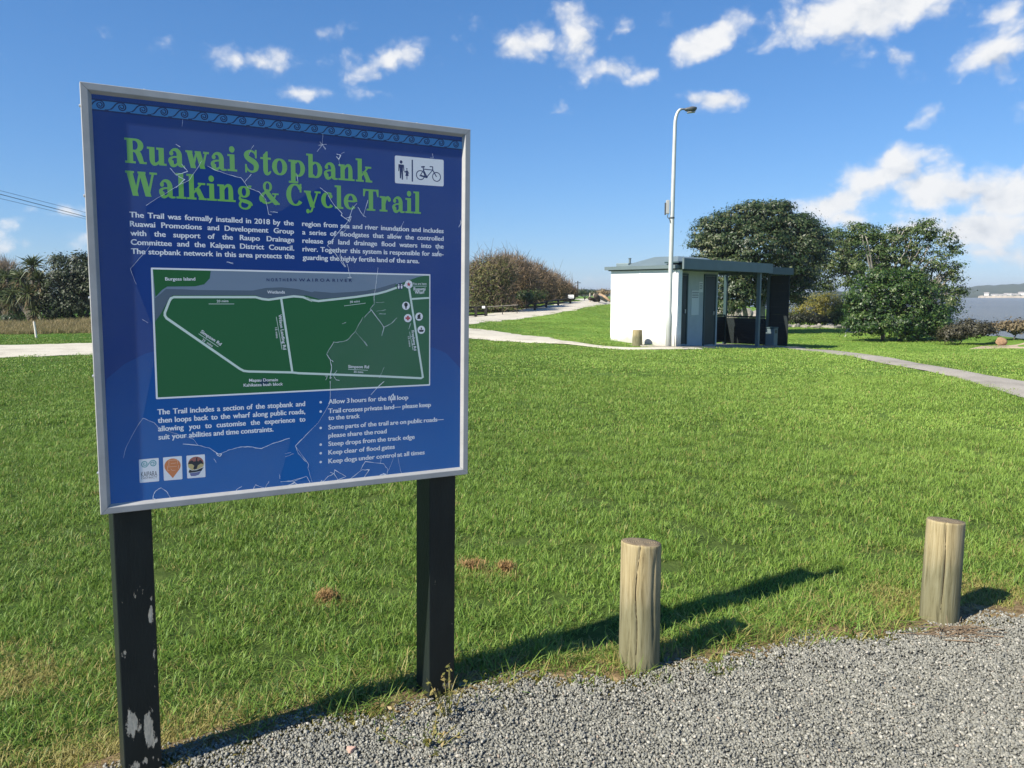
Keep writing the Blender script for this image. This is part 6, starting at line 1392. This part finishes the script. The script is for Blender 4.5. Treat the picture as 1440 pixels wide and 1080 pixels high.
HEDGE = [(46.0, [(690, 395, 36, 36, 0, 1.7), (672, 405, 22, 30, 0, 1.4), (705, 385, 26, 26, .3, 1.5), (690, 420, 34, 16, -.3, 1.3), (668, 380, 16, 14, .2, .9)], 'nearest hedge shrub, partly green, tall shoots, beside the sign edge', True), (51.0, [(722, 388, 30, 30, 0, 1.9), (735, 400, 26, 26, 0, 1.7), (722, 415, 28, 16, -.3, 1.5), (712, 376, 20, 18, .2, 1.4)], 'second hedge shrub from the sign, rust brown and rounded', False), (58.0, [(750, 395, 26, 26, 0, 2.0), (764, 402, 20, 20, 0, 1.8), (752, 416, 24, 12, -.3, 1.5)], 'third hedge shrub from the sign, rust brown top', False), (66.0, [(776, 401, 20, 18, 0, 2.2), (788, 407, 14, 12, 0, 1.9), (774, 414, 18, 9, -.2, 1.6)], 'fourth hedge shrub from the sign, brown and lower', False), (75.0, [(797, 408, 10, 10, 0, 2.0), (806, 412, 7, 7, 0, 1.6)], 'last and lowest hedge shrub at the far end of the row', False), (55.0, [(640, 398, 34, 34, 0, 1.8), (610, 402, 34, 30, 0, 1.7)], 'hedge shrub mostly hidden behind the sign', False)]
for k, (Y, spec, lb, gr) in enumerate(HEDGE[:5]):
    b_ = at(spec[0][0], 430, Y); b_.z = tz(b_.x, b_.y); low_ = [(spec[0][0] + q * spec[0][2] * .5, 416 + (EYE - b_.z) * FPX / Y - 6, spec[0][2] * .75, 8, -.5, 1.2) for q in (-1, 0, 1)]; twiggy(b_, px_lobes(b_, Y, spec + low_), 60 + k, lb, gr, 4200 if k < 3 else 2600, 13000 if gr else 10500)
# understory below the hedge at its right
for (px, Y, spec, lb, mt, sd) in ((740, 49, [(742, 416, 16, 8, 0, .8), (758, 416, 14, 7, 0, .7)], 'low pale shrub below the third hedge shrub', M_POH2, 81), (822, 78, [(818, 411, 10, 5, 0, 1.2), (832, 411, 8, 4, 0, 1)], 'small dark shrub beyond the far end of the hedge', M_POH, 82), (850, 74, [(848, 411, 10, 4, 0, 1.2), (862, 411, 10, 4, 0, 1)], 'dry tan scrub behind the driftwood heap', leaf_mat('tan_scrub', [(.12, .09, .045), (.2, .15, .08), (.28, .22, .12)], .2), 83)):
    b_ = at(px, 420, Y); b_.z = tz(b_.x, b_.y); broad_tree('low_shrub', b_, px_lobes(b_, Y, spec), 130, 12, .13, (.08, .18), mt, lb, 'shrub', sd, [(0, 0, 0, 0, .2, .03)], M_BARK, None, .3, .02)

# --- left: cabbage trees and dark bush
M_SWORD = leaf_mat('sword_leaves', [(.028, .044, .014), (.060, .085, .026), (.105, .13, .045), (.17, .18, .085)], .2, .5, .35)
M_SKIRT = leaf_mat('dead_sword_leaves', [(.10, .075, .04), (.17, .13, .075), (.25, .2, .12)], .15, .8, .1)
def sword_head(rg, c, n, ln, drop):
    d = unit(rg.normal(size=(n, 3)) + np.array([0, 0, -.4 if drop else .45])); l = ln * rg.uniform(.7, 1.15, n); s = unit(np.cross(d, rg.normal(size=(n, 3)))); w = rg.uniform(.035, .06, n)[:, None]
    p0 = c + d * .04; m = c + d * (l * .55)[:, None]; e = c + d * l[:, None] - np.array([0, 0, 1]) * (l * rg.uniform(.1, .45, n))[:, None]
    V = np.stack([p0 - s * w * .3, p0 + s * w * .3, m + s * w * .5, m - s * w * .5, e + s * w * .06, e - s * w * .06], 1).reshape(-1, 3); i = (np.arange(n) * 6)[:, None]
    return V, np.concatenate([i + np.array([[0, 1, 2, 3]]), i + np.array([[3, 2, 4, 5]])])
def cabbage_tree(px, Y, heads, seed, label):
    rg = np.random.default_rng(seed); b_ = at(px, 455, Y); b_.z = tz(b_.x, b_.y); o = thing('cabbage_tree', b_, label, 'tree', 'cabbage trees'); VV = []; FF = []; TT = []; SV = []; SF = []; n0 = 0; s0 = 0; mb = MB()
    for (hx, hy, dy, sz) in heads:
        c = at(hx, hy, Y + dy); c = np.array(c - b_); V, F = sword_head(rg, c, 120, sz, False); VV.append(V); FF.append(F + n0); n0 += len(V); TT.append(np.repeat(np.clip(rg.normal(.45, .25, 120), 0, 1), 6))
        V, F = sword_head(rg, c - [0, 0, .25], 50, sz * .8, True); SV.append(V); SF.append(F + s0); s0 += len(V)
        mb.tube([(0, 0, -.2), (c[0] * .25, c[1] * .25, c[2] * .4), (c[0] * .8, c[1] * .8, c[2] * .75), tuple(c)], [.17, .13, .09, .06], 8)
    np_mesh('leaf_heads', np.vstack(VV), np.vstack(FF), M_SWORD, o, tone=np.concatenate(TT)); np_mesh('dead_leaves', np.vstack(SV), np.vstack(SF), M_SKIRT, o, tone=rg.uniform(0, 1, s0)); mb.build('trunk', M_BARK, o, smooth=True)
cabbage_tree(47, 36, [(46, 374, 0, .75), (30, 390, .3, .65), (55, 395, -.3, .7), (40, 412, -.4, .75), (60, 420, .3, .6), (20, 415, .2, .65), (50, 436, -.5, .65), (62, 400, .4, .6)], 91, 'tallest cabbage tree with a spiky head left of the dark bush')
cabbage_tree(12, 37.5, [(10, 392, 0, .7), (22, 402, .3, .65), (2, 410, -.2, .65), (16, 424, -.3, .7), (28, 436, 0, .7), (8, 438, .2, .6), (-12, 398, .3, .7), (-10, 425, .1, .7)], 92, 'lower cabbage tree cluster at the left edge of the frame')
Y = 36.5; b_ = at(100, 458, Y); b_.z = tz(b_.x, b_.y)
broad_tree('dark_bush', b_, px_lobes(b_, Y, [(95, 388, 26, 28, 0, 1.3), (120, 385, 28, 26, .2, 1.4), (90, 420, 28, 32, 0, 1.4), (120, 420, 34, 34, 0, 1.5), (150, 400, 34, 36, .2, 1.5), (78, 442, 16, 16, -.2, .9), (110, 365, 16, 10, 0, .7), (82, 366, 10, 8, 0, .5)]), 900, 20, .15, (.08, .17), leaf_mat('dull_dark_leaves', [(.014, .024, .010), (.024, .038, .014), (.040, .056, .020), (.075, .085, .038)], .15, .5, .3), 'tall dark evergreen bush directly left of the sign frame', 'bush', 93, [(0, 0, 0, 0, .8, .12), (.5, 0, .9, 0, .8, .1)], M_BARK, None, .5, .05)
b_ = at(18, 450, 35); b_.z = tz(b_.x, b_.y); broad_tree('low_shrub', b_, px_lobes(b_, 35, [(16, 448, 10, 9, 0, .5), (24, 452, 7, 7, 0, .4)]), 90, 12, .09, (.06, .12), M_POH, 'small dark shrub at the foot of the left cabbage trees', 'shrub', 94, [(0, 0, 0, 0, .2, .03)], M_BARK, None, .3, .02)
rg = np.random.default_rng(95); b_ = at(2, 410, 70); b_.z = tz(b_.x, b_.y); twiggy_l = px_lobes(b_, 70, [(4, 385, 16, 16, 0, 2.0), (-20, 385, 24, 18, 0, 2.0)])
o = thing('bare_tree', b_, 'grey leafless tree far behind the cabbage trees at the left edge', 'tree'); A = np.array(twiggy_l); n = 2600; li = rg.integers(0, 2, n); d = unit(rg.normal(size=(n, 3)) + [0, 0, .3]); P = A[li, :3] + d * A[li, 3:6] * rg.uniform(.2, 1, n)[:, None]
V, F = twig_strands(P, unit(d + [0, 0, .8]), rg.uniform(.4, 1.1, n), rg.uniform(.02, .045, n), rg); np_mesh('twigs', V, F, M_TWIG, o, tone=np.repeat(rg.uniform(.3, .9, n), 6)); mb = MB(); limbs(mb, (0, 0, -.2), [(l[0], l[1], l[2] + .5) for l in twiggy_l for _ in range(2)], .12, rg); mb.build('trunk', M_BARK, o)

# --- dry tall grass strip beyond the road, and weeds
dsrc = []
for k in range(3):
    V, F, t = blades(np.random.default_rng(400 + k), 60, .30, (.22, .50), (.010, .020), .28, .5); o = np_mesh('%02d_dry_tuft' % k, V, F, leaf_mat('dry_stalks', [(.10, .12, .030), (.22, .19, .075), (.36, .29, .15), (.46, .39, .23)], .3, .7, .2) if k == 0 else dsrc[0].data.materials[0], tone=t, link_it=False); dsrc.append(o)
n = 2300; px_ = rng.uniform(-120, 190, n); Yd = rng.uniform(29.6, 34.5, n); X_ = (px_ - 720) / FPX * Yd
k = path_dist(ROADL, X_, Yd) > 1.4; X_, Yd = X_[k], Yd[k]; n = len(X_); s = rng.uniform(.45, 1.0, n) * np.interp(Yd, [29, 32.5, 34], [.5, .95, 1.1])
stuff_points('dry_grass', np.c_[X_, Yd, terr(X_, Yd)], np.c_[rng.normal(0, .08, n), rng.normal(0, .08, n), rng.uniform(0, 6.28, n)], np.c_[s, s, s], rng.integers(0, 3, n), dsrc, 'tall dry straw grass beyond the limestone road')
# weed at the foot of the right post
M_WEED = leaf_mat('weed_leaves', [(.10, .13, .03), (.20, .20, .05), (.32, .26, .09), (.38, .28, .12)], .3)
def weed(px, py, n, h, seed, label, spread=.06, leaves_=60):
    rg = np.random.default_rng(seed); g = gp(px, py); o = thing('weed', g, label, 'plant'); mb = MB(); P = []
    for _ in range(n):
        a = rg.uniform(0, 6.28); r_ = rg.uniform(0, spread); b0 = Vector((r_ * math.cos(a) * .4, r_ * math.sin(a) * .4, -.01)); hh = h * rg.uniform(.5, 1); e = Vector((r_ * math.cos(a) * 2.2, r_ * math.sin(a) * 1.6, hh)); mid = b0.lerp(e, .5) + Vector((0, 0, hh * .2)); pts = [b0 * (1 - u) ** 2 + mid * 2 * u * (1 - u) + e * u * u for u in np.linspace(0, 1, 7)]
        mb.tube(pts, [.0022, .002, .0018, .0016, .0013, .001, .0006], 5); P += [tuple(p_ + Vector(rg.normal(0, .006, 3))) for p_ in pts[2:] for _ in range(max(1, leaves_ // (n * 5)))]
    mb.build('stems', flat_mat('weed_stem', (.22, .20, .07), .7, 0, .2, .2, 40), o); P = np.array(P); V, F = leaf_quads(P, unit(rg.normal(size=(len(P), 3)) + [0, 0, .6]), rg.uniform(.010, .026, len(P)), rg, .5); np_mesh('leaves', V, F, M_WEED, o, tone=np.repeat(rg.uniform(0, 1, len(P)), 4)); return o
weed(632, 1012, 9, .20, 71, 'spindly yellow green weed growing at the foot of the right sign post', .07, 90)
weed(600, 1060, 10, .09, 72, 'yellowing low weed on the gravel in front of the right sign post', .10, 110)
weed(556, 1022, 7, .10, 73, 'green weed tuft on the gravel left of the right sign post', .07, 60)
# dry twigs by the right-hand bollard
g = gp(1322, 893); o = None; mb = MB(); rg = np.random.default_rng(74)
for k in range(64):
    a = rg.normal(.05, .38) + (PI if rg.uniform() < .45 else 0); l_ = rg.uniform(.08, .26); c = Vector((rg.normal(.02, .07), rg.normal(-.03, .035), rg.uniform(.004, .035))); d = Vector((math.cos(a), math.sin(a) * .55, rg.normal(.02, .12)))
    if rg.uniform() < .25: d = Vector((rg.normal(0, .5), rg.normal(0, .3), .8)).normalized(); l_ *= .55
    pts = [c - d * l_ * .5, c + Vector(rg.normal(0, .008, 3)) + Vector((0, 0, .008)), c + d * l_ * .5]; pts = [Vector((q.x, q.y, max(q.z, .004))) for q in pts]
    mb.tube(pts, [.0022 * rg.uniform(.6, 1.3), .002, .0008], 5)
o = mb.build('dry_twigs', flat_mat('twig_brown', (.20, .145, .095), .9, 0, .15, .4, 30)); o.location = g; tag(o, 'bundle of dry brown twigs lying at the foot of the right bollard', 'twigs')
# ------------------------------------------------------------------ haze: the air between here and the far shore
def haze_box():
    mb = MB(); mb.box(-5600, 5600, -5600, 5600, -4.0, 34.0)
    m = bpy.data.materials.new('river_haze'); m.use_nodes = True; nt = m.node_tree; nt.nodes.clear(); out = N(nt, 'ShaderNodeOutputMaterial')
    v = N(nt, 'ShaderNodeVolumePrincipled'); v.inputs['Color'].default_value = (.80, .88, .98, 1); v.inputs['Density'].default_value = HAZE_DENSITY; v.inputs['Anisotropy'].default_value = .2
    L(nt, v.outputs[0], out.inputs['Volume'])
    tag(mb.build('haze', m), 'pale blue haze over the river and the far shore', None, None, 'stuff')
HAZE_DENSITY = 3.6e-4
haze_box()
